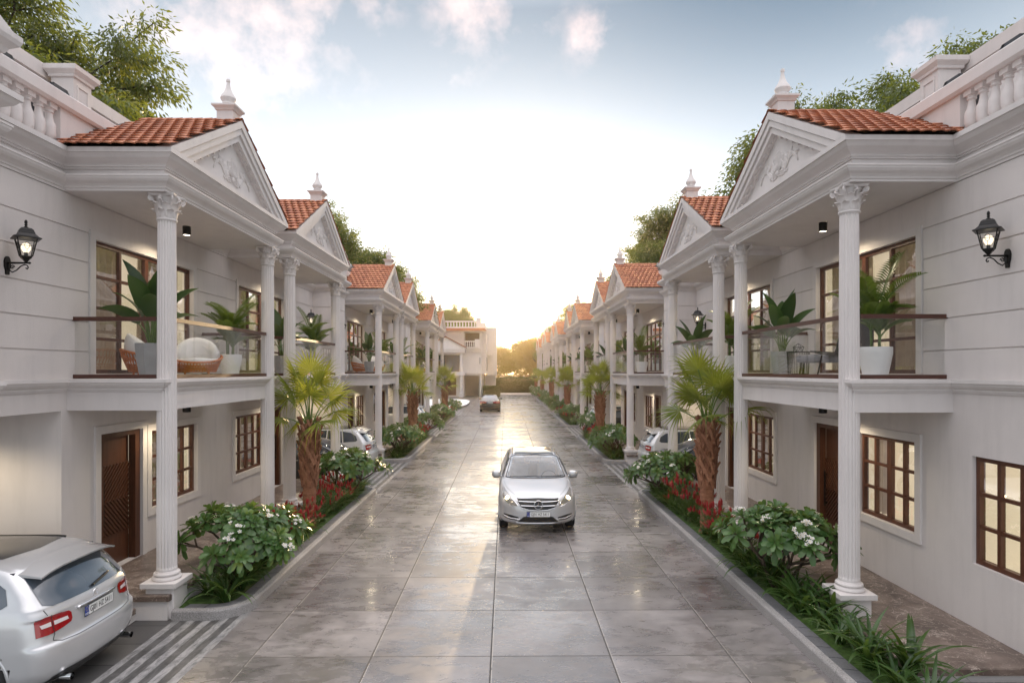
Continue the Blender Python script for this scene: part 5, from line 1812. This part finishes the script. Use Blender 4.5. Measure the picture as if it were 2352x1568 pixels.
    mb = MB(); q = curve_on([(-.33, .925), (.33, .925)], 'x-', bv, .014); mb.tube(q, .018, 6)
    obj('chrome_strip', mb, M['chrome'], B, smooth=True)
    c = bv.ray_cast(V(-6, 0, .84), V(1, 0, 0))[0]
    plate(E, (c.x - .012, 0, .845), -1, 'GJ01 HZ 5411')
    c = bv.ray_cast(V(-6, 0, .985), V(1, 0, 0))[0]
    emblem(B, (c.x - .008, 0, .985), .045, -1)
    mb = MB(); q = curve_on([(0, 1.06), (-.38, 1.115)], 'x-', bv, .022); mb.tube(q, [.020] + [.015] * (len(q) - 2) + [.006], 6)
    obj('rear_wiper', mb, M['black_trim'], B)
    obj('lower_bumper', P([(-.72, .23), (.72, .23), (.68, .30), (.55, .335), (-.55, .335), (-.68, .30)], 'x-', off=.004), M['black_trim'], B, smooth=True)
    for sg in (1, -1):
        mb = MB(); mb.tube([(-2.06, sg * .55, .245), (-2.185, sg * .55, .245)], .038, 12, cap=False); mb.tube([(-2.06, sg * .55, .245), (-2.185, sg * .55, .245)], .032, 12, cap=False)
        obj('exhaust', mb, M['chrome'], B, smooth=True)
    mb = MB()
    for sg in (1, -1): mb.tube(curve_on([(1.0, .25), (-1.0, .25)], 'y', bv, .0, sg), .02, 5)
    obj('sill', mb, M['black_trim'], B)
    arches(T, B, paint_mat)
    for wx in T['wb']:
        for sg in (1, -1): wheel(E, wx, sg * .775, T['wr'], sg)
    return E

def sedan(paint_mat, name='dark_saloon', text='GJ01 HZ 5411'):
    T = SEDAN
    E = empty(name)
    me, bv = body_mesh(T, paint_mat)
    B = link('body', me, E)
    P = lambda *a, **k: patch(a[0], a[1], bv, **k)
    ws = [(-.70, 1.04), (0, 1.025), (.70, 1.04), (.60, 1.27), (.54, 1.405), (0, 1.425), (-.54, 1.405), (-.60, 1.27)]
    obj('windscreen', P(ws, 'x+', off=.005), M['screen_glass'], B, smooth=True)
    rw = [(-.68, 1.105), (0, 1.09), (.68, 1.105), (.60, 1.29), (.53, 1.405), (0, 1.42), (-.53, 1.405), (-.60, 1.29)]
    obj('rear_window', P(rw, 'x-', off=.005), M['car_glass'], B, smooth=True)
    for sg in (1, -1):
        sw = [(.66, 1.035), (.30, 1.26), (.05, 1.36), (-.3, 1.395), (-.50, 1.395), (-.50, 1.02)]
        sw2 = [(-.54, 1.02), (-.54, 1.395), (-.85, 1.37), (-1.15, 1.27), (-1.38, 1.12), (-1.30, 1.04)]
        obj('side_window', merge(*[P(o, 'y', off=.004, sign=sg) for o in (sw, sw2)]), M['car_glass'], B, smooth=True)
        mb = MB()
        for pl in ([(-.52, 1.02), (-.52, .30)], [(.85, 1.0), (.85, .40)], [(-1.25, 1.0), (-1.15, .70), (-1.02, .30)]):
            q = curve_on(pl, 'y', bv, .0015, sg)
            if len(q) > 1: mb.tube(q, .004, 4)
        obj('door_shut_line', mb, M['black_trim'], B)
        mb = MB()
        for x in (-.28, -1.0): mb.tube(curve_on([(x, .86), (x - .2, .865)], 'y', bv, .02, sg), .013, 6)
        obj('door_handle', mb, M['chrome'], B)
        mb = MB(); rows = []
        for hy, hz, cx in ((.02, .02, .60), (.10, .065, .595), (.11, .075, .55), (.11, .075, .49), (.105, .07, .48)):
            rows.append([(cx, sg * (.98 + hy * math.copysign(abs(math.cos(a)) ** .7, math.cos(a))), 1.05 + hz * math.copysign(abs(math.sin(a)) ** .7, math.sin(a))) for a in [2 * math.pi * k / 16 for k in range(16)]])
        mb.rings(rows, cap=True); mb.tube([(.55, sg * .80, 1.0), (.54, sg * .92, 1.01)], [.03, .022], 6)
        obj('door_mirror', mb, paint_mat, B, smooth=True)
        tl = [(.50, .80), (.62, .77), (.84, .77), (.915, .82), (.915, .92), (.80, .945), (.60, .93), (.50, .89)]
        tl2 = [(-2.10, .92), (-2.28, .945), (-2.40, .90), (-2.40, .80), (-2.3, .775), (-2.18, .84)]
        Tl = obj('tail_light', merge(P(tl if sg > 0 else mir(tl), 'x-', off=.007, maxl=.03), P(tl2, 'y', off=.007, maxl=.03, sign=sg)), M['tail_red'], B, smooth=True)
        s2 = [(.54, .835), (.80, .835), (.82, .865), (.54, .865)]
        obj('reversing_lens', P(s2 if sg > 0 else mir(s2), 'x-', off=.011), M['tail_white'], Tl, smooth=True)
        hl = [(.46, .66), (.60, .64), (.80, .70), (.85, .80), (.74, .82), (.55, .77)]
        obj('headlight', P(hl if sg > 0 else mir(hl), 'x+', off=.005, maxl=.03), M['lamp_house'], B, smooth=True)
    mb = MB()
    for pl in ([(-.72, .96), (-.66, .68), (-.5, .645), (.5, .645), (.66, .68), (.72, .96)],):
        mb.tube(curve_on(pl, 'x-', bv, .001), .0045, 4)
    obj('boot_line', mb, M['black_trim'], B)
    mb = MB(); mb.tube(curve_on([(-.44, .925), (.44, .925)], 'x-', bv, .012), .014, 6)
    obj('chrome_strip', mb, M['chrome'], B, smooth=True)
    c = bv.ray_cast(V(-6, 0, .82), V(1, 0, 0))[0]
    plate(E, (c.x - .012, 0, .82), -1, text)
    obj('lower_bumper', P([(-.72, .22), (.72, .22), (.66, .34), (-.66, .34)], 'x-', off=.004), M['black_trim'], B, smooth=True)
    obj('grille', P([(-.40, .74), (.40, .74), (.34, .58), (-.34, .58)], 'x+', off=.005), M['black_trim'], B, smooth=True)
    arches(T, B, paint_mat)
    for wx in T['wb']:
        for sg in (1, -1): wheel(E, wx, sg * .80, T['wr'], sg)
    return E
# ------------------------------------------------------------------ ground, road, drives
def sheet(name, pts, z, mat, kind='structure'):
    mb = MB(); mb.add([(x, y, z) for x, y in pts], [tuple(range(len(pts)))])
    return obj(name, mb, mat, kind=kind)
def rect(x0, x1, y0, y1): return [(x0, y0), (x1, y0), (x1, y1), (x0, y1)]
sheet('ground', rect(-240, 240, -90, 590), -.05, M['ground'])
sheet('road', rect(-3.86, 3.86, -10, 95), 0.0, M['road'])
sheet('driveway_border', rect(-4.86, -3.86, -10, 56), 0.0, M['stripes'])
sheet('driveway_border', rect(3.86, 4.86, -10, 108), 0.0, M['stripes'])
sheet('driveway', rect(-10.6, -4.86, -10, 56), 0.0, M['drive'])
sheet('driveway', rect(4.86, 10.6, -10, 108), 0.0, M['drive'])
sheet('side_road', rect(-60, -3.86, 56, 95), 0.0, M['drive'])
sheet('cross_road', rect(-60, 60, 95, 103), 0.001, M['pale_paving'])
pz = [(-30, 59), (-8, 57.5), (-5.4, 57.8), (-4.4, 60), (-4.0, 63), (-3.95, 67), (-4.1, 71), (-4.6, 74), (-6, 75.5), (-30, 76)]
mb = MB(); mb.rings([[(x, y, 0) for x, y in pz], [(x, y, .22) for x, y in pz]], cap=False)
mb.add([(x, y, .22) for x, y in pz], [tuple(range(len(pz)))], 1)
obj('pavement', mb, [M['paver'], M['white_paving']], kind='structure')

# ------------------------------------------------------------------ houses
PERIOD = 15.6
CL, CR = 14.1, 13.69
ORD = 'first second third fourth fifth sixth seventh eighth ninth tenth eleventh twelfth'.split()
HOUSES = []
def row(side, c0, npairs):
    nm = 'left' if side < 0 else 'right'
    k = 0
    for p in range(npairs):
        for d in (-1, 1):
            var = 'end' if (side > 0 and p == 0 and d < 0) else 'std'
            lab = f"white colonnaded house with red tiled gable, {ORD[k]} from the camera on the {nm} side"
            hb, E = house(side, d, c0 + p * PERIOD, var, lab, k == 0)
            HOUSES.append((side, d, c0 + p * PERIOD, hb, k, nm))
            k += 1
row(-1, CL, 3)
row(1, CR, 6)
def hw(hb, c, s, t, z):   # house-local to world
    return (hb.side * (s + DX[hb.side]), c + hb.dir * t, z)

# lamps on the houses
for side, d, c, hb, k, nm in HOUSES:
    w = f"of the {ORD[k]} house on the {nm}"
    lit = k < 5
    place_lantern(hw(hb, c, S0 - .02, 5.93, 5.07 if side > 0 else 5.03), 0 if side < 0 else math.pi, f"black wall lantern beside the balcony {w}", lit)
    place_down(hw(hb, c, 5.72, 2.65, 6.28), f"black cylinder downlight under the gable soffit {w}", lit, 34)
    place_down(hw(hb, c, 5.72, 2.65, 3.06), f"black cylinder downlight under the balcony {w}", lit, 34)
    if hb.var != 'end':
        place_down(hw(hb, c, 7.6, 6.1, 3.06), f"black downlight on the carport ceiling {w}", lit, 48)

# ------------------------------------------------------------------ planting beds
def bed(side, y0, y1, label):
    s_in = 4.79 + DX[side]
    E = empty('planting_bed', (side * 3.85, (y0 + y1) / 2, 0), label=label, cat='planter', group='kerbed planting beds along the street')
    cy = (y0 + y1) / 2; r = .55; a = 3.85
    path = [(s_in, y1)] + [(a + r - r * math.sin(R(t)), y1 - r + r * math.cos(R(t))) for t in range(0, 91, 10)] + [(a + r - r * math.cos(R(t)), y0 + r - r * math.sin(R(t))) for t in range(0, 91, 10)] + [(s_in, y0)]
    loc = [(s - 3.85, y - cy) for s, y in path]
    def fin(mb, name, mat, parent):
        return link(name, mb.mesh(name, [mat], xf=lambda p: (side * p[0], p[1], p[2]), flip=side < 0), parent)
    mb = MB(); mb.sweep(loc, [(0, -.02), (0, .125), (-.012, .145), (-.025, .15), (-.09, .155), (-.09, -.02)])
    fin(mb, 'kerb', M['granite'], E)
    # resample the path into paver lengths
    mb = MB()
    pts = [Vector(p) for p in loc]; dense = [pts[0]]
    for p, q in zip(pts, pts[1:]):
        n = max(1, int((q - p).length / .06))
        for k in range(1, n + 1): dense.append(p.lerp(q, k / n))
    acc = 0; seg = [dense[0]]
    for p, q in zip(dense, dense[1:]):
        acc += (q - p).length; seg.append(q)
        if acc >= .30:
            if len(seg) > 3: mb.sweep([(v.x, v.y) for v in seg[:-1] + [seg[-1].lerp(seg[-2], .25)]], [(-.094, .02), (-.094, .152), (-.10, .158), (-.285, .140), (-.29, .132), (-.29, .02)])
            seg = [q]; acc = 0
    fin(mb, 'paver_edging', M['paver'], E)
    mb = MB()
    mb.sweep(loc, [(-.088, .10), (-.30, .118)], caps=False)
    inner = [(.25, y1 - cy - .24), (.25, y0 - cy + .24), (s_in - 3.85, y0 - cy + .24), (s_in - 3.85, y1 - cy - .24)]
    nx, ny = 6, int((y1 - y0) / .12)
    rows = []
    for j in range(ny + 1):
        yy = y0 - cy + .22 + (y1 - y0 - .44) * j / ny
        rows.append([(.27 + (s_in - 3.85 - .27) * i / nx, yy, .112 + .03 * math.sin(i * 2.1 + j * .7) * math.sin(j * .45) * (0 < i)) for i in range(nx + 1)])
    mb.rings(rows, closed=False)
    fin(mb, 'moss', M['moss'], E)
    return E
LILY = [lily_mesh(s, 1.0) for s in (1, 2, 3)] + [lily_mesh(4, .6)]
PALMS = [fan_palm(11), fan_palm(23)]
PLUM = [plumeria(5), plumeria(8)]
BOTT = [bottlebrush(2), bottlebrush(6)]
USED = set()
def use(proto, loc, rz, scale, label, cat, group):
    if proto.name in USED:
        o = copy_tree(proto, loc=loc, rz=rz, scale=scale, label=label)
    else:
        USED.add(proto.name); o = proto
        o.location = loc; o.rotation_euler = (0, 0, rz); o.scale = (scale,) * 3
    o['label'] = label; o['category'] = cat; o['group'] = group
    return o
def plant_bed(side, c, k, nm, y0, y1):
    w = f"the {ORD[k]} planting bed on the {nm}"
    bed(side, y0, y1, f"granite kerbed planting bed with moss and lilies, {ORD[k]} on the {nm} side")
    g = 'shrubs and palms in the planting beds'
    use(PALMS[(k + (side > 0)) % 2], (side * 4.42, c, .10), rng.uniform(0, 6.28) if k else (0.35 if side < 0 else 2.6), .97 + .06 * rng.random(), f"fan palm with rough brown trunk in {w}", 'palm', g)
    for q, tt in enumerate((-3.52, 3.45)):
        use(PLUM[(k + q + (side > 0)) % 2], (side * 4.42, c + tt, .10), rng.uniform(0, 6.28), 1.22, f"white flowering plumeria shrub at the {'near' if q == 0 else 'far'} end of {w}", 'shrub', g)
    for q, tt in enumerate((-1.95, -1.35, -.7, .7, 1.35, 1.95)):
        use(BOTT[q % 2], (side * (4.36 + .1 * (q % 2)), c + tt, .10), rng.uniform(0, 6.28), rng.uniform(1.05, 1.2), f"red bottlebrush shrub {('farthest before', 'a little before', 'just before', 'just behind', 'a little behind', 'farthest behind')[q]} the palm in {w}", 'shrub', g)
    y = y0 + .45; n = 0
    step = .30 if k < 2 else .5
    while y < y1 - .3:
        row_ = n % 2
        s = (4.33 if row_ == 0 else 4.60) + rng.uniform(-.07, .07)
        if y0 + .1 < y:
            sc = rng.uniform(1.0, 1.38) * (1.0 if (abs(y - c) > 1.9) else .8)
            o = link('lily_clump', LILY[rng.randrange(4)], loc=(side * s, y, .11), rz=rng.uniform(0, 6.28), label=f"strappy green lily clump in {w}", cat='plant', group=f"lily clumps in {w}")
            o.scale = (sc,) * 3
        y += step * rng.uniform(.75, 1.15); n += 1
for k in range(3): plant_bed(-1, CL + k * PERIOD, k, 'left', CL + k * PERIOD - 4.93, CL + k * PERIOD + 4.93)
for k in range(6): plant_bed(1, CR + k * PERIOD, k, 'right', (CR + k * PERIOD - 4.93) if k else 4.2, CR + k * PERIOD + 4.93)

# ------------------------------------------------------------------ balconies
BAN = [banana_plant(3), banana_plant(9)]
ARE = [areca_palm(4), areca_palm(12)]
RAT = rattan_chair(); RAT_USED = False
for side, d, c, hb, k, nm in HOUSES:
    a_type = (d < 0) == (side < 0)     # banana plant stands at the outer end
    w = f"on the balcony of the {ORD[k]} house, {nm}"
    bt, at = (4.12, 1.35) if a_type else (1.55, 4.22)
    bs_, as_ = (5.52, 5.50) if k == 0 and side < 0 else (5.48, 5.72 if k == 0 else 5.55)
    use(BAN[k % 2], hw(hb, c, bs_, bt, 3.53), rng.uniform(0, 6.28) if k else (1.2 if side < 0 else .4), 1.06 if (k == 0 and side < 0) else .95, f"banana plant in grey pot {w} of the road", 'potted plant', 'potted plants on the balconies')
    use(ARE[(k + (side > 0)) % 2], hw(hb, c, as_, at, 3.53), rng.uniform(0, 6.28) if k else (.9 if side < 0 else 0.2), 1.0 if side > 0 or k else .93, f"areca palm in white pot {w} of the road", 'potted plant', 'potted plants on the balconies')
    if side < 0 and a_type:
        for (s, t, rz) in ((5.55, 2.62, R(-64)), (5.95, 3.40, R(20))):
            lab = f"orange rattan armchair, {'nearer' if t > 3 else 'farther'} of the two {w}"
            if not RAT_USED: o = RAT; RAT_USED = True
            else: o = copy_tree(RAT)
            o.location = hw(hb, c, s, t, 3.53); o.rotation_euler = (0, 0, rz); o.scale = (1.05,) * 3; o['label'] = lab; o['group'] = 'rattan armchairs on the left balconies'
hbR = next(h for h in HOUSES if h[0] > 0 and h[4] == 0)
o = rope_chair(); o.location = hw(hbR[3], hbR[2], 5.75, 3.42, 3.53); o.rotation_euler = (0, 0, R(200)); o.scale = (1.05,) * 3
o = throw_chair(); o.location = hw(hbR[3], hbR[2], 5.62, 2.80, 3.53); o.rotation_euler = (0, 0, R(150))
o = side_table(); tp = hw(hbR[3], hbR[2], 5.42, 2.35, 3.53); o.location = tp
o = terrarium(); o.location = (tp[0], tp[1], 3.53 + .468)

# ------------------------------------------------------------------ cars
HS = hatchback(M['silver'], False, 'silver_hatchback')
HS.location = (-7.03, 7.58, 0); HS.rotation_euler = (0, 0, math.pi)
tag(HS, 'silver hatchback parked nose in at the first carport on the left, rear towards the road', 'car', 'parked cars')
HL = hatchback(M['silver'], True, 'silver_hatchback')
HL.location = (.72, 16.05, 0); HL.rotation_euler = (0, 0, -math.pi / 2)
tag(HL, 'silver hatchback driving towards the camera with its headlights on', 'car')
HW = hatchback(M['white_paint'], False, 'white_hatchback')
SB = sedan(M['dark_paint'], 'black_saloon')
SR = sedan(M['bronze_paint'], 'bronze_saloon')
SR.location = (-1.42, 57.4, 0); SR.rotation_euler = (0, 0, math.pi / 2)
tag(SR, 'dark bronze saloon driving away down the middle of the road', 'car')
first = {'w': True, 's': True}
def park(kind, x, y, rz, label):
    src = HW if kind == 'w' else SB
    o = src if first[kind] else copy_tree(src)
    first[kind] = False
    o.location = (x, y, 0); o.rotation_euler = (0, 0, rz)
    tag(o, label, 'car', 'parked cars')
gl, gr = CL + 7.8, CR + 7.8
park('w', -7.05, gl + 1.62, math.pi, 'white hatchback parked beyond the black saloon, left side of the street')
park('s', -6.92, gl - 1.55, math.pi, 'black saloon parked behind the first palm, left side of the street')
park('w', 7.15, gr + 1.62, 0, 'white hatchback parked beyond the black saloon, right side of the street')
park('s', 7.05, gr - 1.50, 0, 'black saloon parked behind the first palm, right side of the street')
park('w', -7.05, gl + PERIOD + 1.62, math.pi, 'white hatchback in the farther carport, behind the second palm on the left')
park('w', 7.15, gr + PERIOD + 1.62, 0, 'white hatchback in the farther carport, behind the second palm on the right')
park('s', 7.1, gr + PERIOD - 1.5, 0, 'black saloon in the farther carport, behind the second palm on the right')

# ------------------------------------------------------------------ house closing the left side of the street
def end_house():
    E = empty('corner_house', (-10, 88, 0), label='three storey pale house with roof balustrade closing the far left of the street', cat='house')
    X = lambda mb, *a: mb.box(a[0] + 10, a[1] + 10, a[2] - 88, a[3] - 88, a[4], a[5])
    mb = MB()
    X(mb, -22, -5.85, 88, 98, 0, 9.6); X(mb, -3.72, -3.45, 88, 98, 0, 2.95); X(mb, -5.85, -3.45, 88, 98, 2.95, 6.9)
    X(mb, -5.85, -3.72, 92.5, 98, 0, 2.95); X(mb, -5.85, -3.45, 90, 98, 6.9, 9.6); X(mb, -3.72, -3.45, 88, 90, 6.9, 9.05); X(mb, -5.85, -3.45, 88, 90, 9.05, 9.6)
    X(mb, -3.45, -2.85, 89, 98, 3.2, 9.6)
    X(mb, -2.85, -1.42, 96, 99, 2.9, 10.3); X(mb, -3.3, -1.6, 97.5, 99, 0, 2.9)
    for z in np.arange(3.9, 9.0, .48):
        X(mb, -6.2, -5.86, 87.985, 87.999, z, z + .455)
        if z + .455 < 6.9: X(mb, -5.84, -3.46, 87.985, 87.999, z, z + .455)
    obj('wall', mb, M['stucco'], E)
    mb = MB(); X(mb, -5.84, -3.73, 89.9, 89.98, 6.92, 9.04); X(mb, -5.8, -5.2, 89.8, 89.89, 6.95, 8.9); obj('loggia_shade_panel', mb, M['door_wood'], E)  # dark brown sheets added to stand in for the shade inside the loggia
    mb = MB()
    X(mb, -22, -3.2, 87.75, 87.98, 6.35, 6.55); X(mb, -22, -3.1, 87.65, 87.98, 6.7, 6.9); X(mb, -22, -3.3, 87.85, 87.98, 3.25, 3.5)
    X(mb, -22, -2.8, 87.4, 98, 9.12, 9.2) 
    X(mb, -22, -3.8, 88.2, 88.5, 9.62, 9.85); X(mb, -22, -3.8, 88.2, 88.5, 10.5, 10.7); X(mb, -4.2, -3.5, 88.1, 88.8, 9.62, 11.1); X(mb, -3.5, -2.9, 88.1, 98, 9.6, 10.4)
    X(mb, -2.95, -2.2, 94.6, 96, 6.0, 6.25)
    obj('cornice', mb, M['trim'], E)
    for i, x in enumerate(np.arange(-12.4, -4.2, .42)):
        b = link('baluster', shared('baluster', M['trim'], baluster_mesh, 40), E, loc=(x + 10, .35, 9.85)); b.scale = (1.2, 1.2, .97)
    mb = MB(); X(mb, -5.85, -4.3, 87.6, 87.75, 6.9, 7.0); X(mb, -5.85, -4.3, 87.6, 87.75, 7.68, 7.85); X(mb, -4.35, -3.7, 87.4, 87.9, 6.9, 8.05)
    bal = obj('balcony', mb, M['trim'], E)
    for x in np.arange(-5.7, -4.4, .3):
        b = link('baluster', shared('baluster', M['trim'], baluster_mesh, 40), bal, loc=(x + 10, -.32, 7.0))
    # roof strip with tiles
    mb = MB()
    for k in range(4):
        z0 = 9.2 + k * .11
        mb.prism([(-22 + 10, -.9 + k * .22), (-2.7 + 10 - k * .1, -.9 + k * .22), (-2.8 + 10 - k * .1, -.6 + k * .22), (-22 + 10, -.6 + k * .22)], lambda p, h: (p[0], p[1], h), z0, z0 + .10)
    obj('roof_tiles', mb, M['tile'], E)
    # gabled porch
    mb = MB(); X(mb, -11.2, -5.65, 86.2, 88, 6.15, 6.75)
    X(mb, -11.3, -5.55, 86.05, 86.2, 6.55, 6.75)
    mb.prism([(-1.25, 6.76), (4.4, 6.76), (1.6, 8.25)], lambda p, h: (p[0], h, p[1]), -1.7, 0)
    ent = obj('portico', mb, M['trim'], E)
    mb = MB()
    for sg in (-1, 1):
        a, b = ((4.5, 6.78), (1.6, 8.32)) if sg > 0 else ((-1.35, 6.78), (1.6, 8.32))
        mb.prism([a, (a[0], a[1] + .12), (b[0], b[1] + .12), b], lambda p, h: (p[0], h, p[1]), -1.95, .1)
    obj('roof_tiles', mb, M['tile'], ent)
    mb = MB(); X(mb, -11.2, -5.65, 86.2, 88, 3.0, 3.45); obj('balcony', mb, M['trim'], E)
    for x in (-6.15, -10.7):
        c = link('column', shared('column_shaft', M['trim'], shaft_mesh), E, loc=(x + 10, 86.4 - 88, 0)); c.scale = (1.3, 1.3, .985)
        for n_, f_ in (('capital', capital_mesh), ('base', base_mesh), ('plinth', plinth_mesh)): link(n_, shared(n_ if n_ != 'base' else 'column_base', M['trim'], f_), c)
    mb = MB()
    for x in (-9.4, -8.45, -7.5, -6.58): X(mb, x - .04, x + .04, 87.93, 87.99, 3.5, 5.85)
    for z in (3.5, 4.3, 5.1, 5.82): X(mb, -9.4, -6.58, 87.94, 87.985, z - .03, z + .03)
    w = obj('window', mb, M['black_trim'], E)
    mb = MB(); X(mb, -9.4, -6.58, 87.96, 87.98, 3.5, 5.85); obj('pane', mb, M['car_glass'], w)
    mb = MB(); X(mb, -9.2, -7.0, 87.96, 87.99, .2, 2.6); obj('door', mb, M['door_wood'], E)
    mb = MB(); X(mb, -3.70, -3.62, 87.95, 87.995, 4.6, 5.5); X(mb, -2.843, -2.80, 92.5, 93.6, 3.6, 5.6); X(mb, -3.44, -3.40, 93, 94, .8, 2.4)
    obj('window', mb, M['black_trim'], E)
end_house()

# ------------------------------------------------------------------ hedges and trees
HSTUFF = link('hedge', hedge_mesh('hedge', -9, 9, 103.2, 105.2, 2.5, 26000, .16, M['hedge_leaf'], 3, .22), label='long clipped green hedge closing the end of the street', cat='hedge')
mb = MB(); mb.box(-9, 9, 104.0, 105.2, 0, 2.0); obj('branches', mb, M['hedge_leaf'], HSTUFF)
bx = link('box_hedge', hedge_mesh('box_hedge', -3.2, -.8, 86, 91, 1.45, 14000, .12, M['hedge_leaf'], 8, .05), label='low box hedge trimmed square beside the corner house', cat='hedge')
mb = MB(); mb.box(-3.1, -.9, 86.3, 90.8, 0, 1.3); obj('branches', mb, M['hedge_leaf'], bx)

T1 = tree(21, 11, .35, 3.8, 4, 150, .15, .045, M['tree_leaf'], 'leafy_tree', .6, .36)
T2 = tree(34, 11, .3, 3.4, 4, 150, .15, .045, M['tree_leaf'], 'leafy_tree', .6, .36)
T3 = tree(47, 10, 1.1, 2.6, 3, 60, .30, .095, M['far_leaf'], 'spreading_tree', .35, .6)
g = 'trees behind the houses'
TR = [
    (T1, -16.4, 18.5, 0.4, 1.30, 'large leafy tree rising behind the first house on the left'),
    (T2, -14.4, 42.0, 1.4, 1.30, 'leafy tree behind the second and third gables on the left'),
    (T1, -18.5, 62.0, 2.4, 1.05, 'leafy tree behind the last gables on the left'),
    (T2, -9.5, 104.0, 0.2, 1.25, 'leafy tree above the roof balustrade of the corner house'),
    (T2, 14.4, 23.0, 2.2, 1.27, 'leafy tree rising behind the first tiled roof on the right'),
    (T1, 16.6, 18.5, 1.2, 1.15, 'leafy tree behind the terrace wall, nearest of the trees on the right'),
    (T1, 14.2, 45.0, 0.9, 1.34, 'leafy tree behind the second and third gables on the right'),
    (T2, 15.2, 74.0, 3.0, 1.2, 'leafy tree behind the fifth and sixth gables on the right'),
    (T1, 12.0, 100.0, 4.4, 1.20, 'leafy tree in the glare over the farthest right roofs'),
    (T3, -6.0, 112.0, 0.5, 1.08, 'backlit spreading tree behind the end hedge, left of the sun'),
    (T3, 7.0, 114.0, 2.5, 1.16, 'backlit spreading tree behind the end hedge, right of the sun'),
    (T3, 2.6, 122.0, 4.0, .86, 'low backlit tree under the sun at the end of the street'),
    (T3, -1.5, 128.0, 5.2, 1.0, 'tall backlit tree straight behind the end hedge, between the other two'),
    (T3, 5.0, 130.0, 3.3, 1.2, 'tallest backlit tree farthest behind the end hedge'),
    (T3, -14.0, 124.0, 1.2, 1.1, 'backlit spreading tree far behind the corner house'),
]
for p, x, y, rz, sc, lab in TR:
    use(p, (x, y, 0), rz, sc, lab, 'tree', g)
us = link('undergrowth', hedge_mesh('undergrowth', -26, 26, 108, 118, 4.2, 26000, .34, M['far_leaf'], 5, .5), kind='stuff')
us['label'] = 'brown green undergrowth behind the end hedge'

for parent, d, loc in LAMPS:
    o = bpy.data.objects.new('lamp_light', d); COL.objects.link(o); o.parent = parent; o.location = loc

HAZE = 0.00032
# ------------------------------------------------------------------ sunlit air
mb = MB(); mb.box(-245, 245, -95, 600, -1.05, 26)
HZ = obj('haze', mb, [], kind='stuff')
hm = bpy.data.materials.new('haze'); hm.use_nodes = True
hn = hm.node_tree; hn.nodes.clear()
ho = hn.nodes.new('ShaderNodeOutputMaterial'); hv = hn.nodes.new('ShaderNodeVolumePrincipled')
hv.inputs['Color'].default_value = (1.0, 0.86, 0.66, 1); hv.inputs['Density'].default_value = HAZE; hv.inputs['Anisotropy'].default_value = 0.84
hn.links.new(hv.outputs[0], ho.inputs['Volume'])
HZ.data.materials.append(hm)
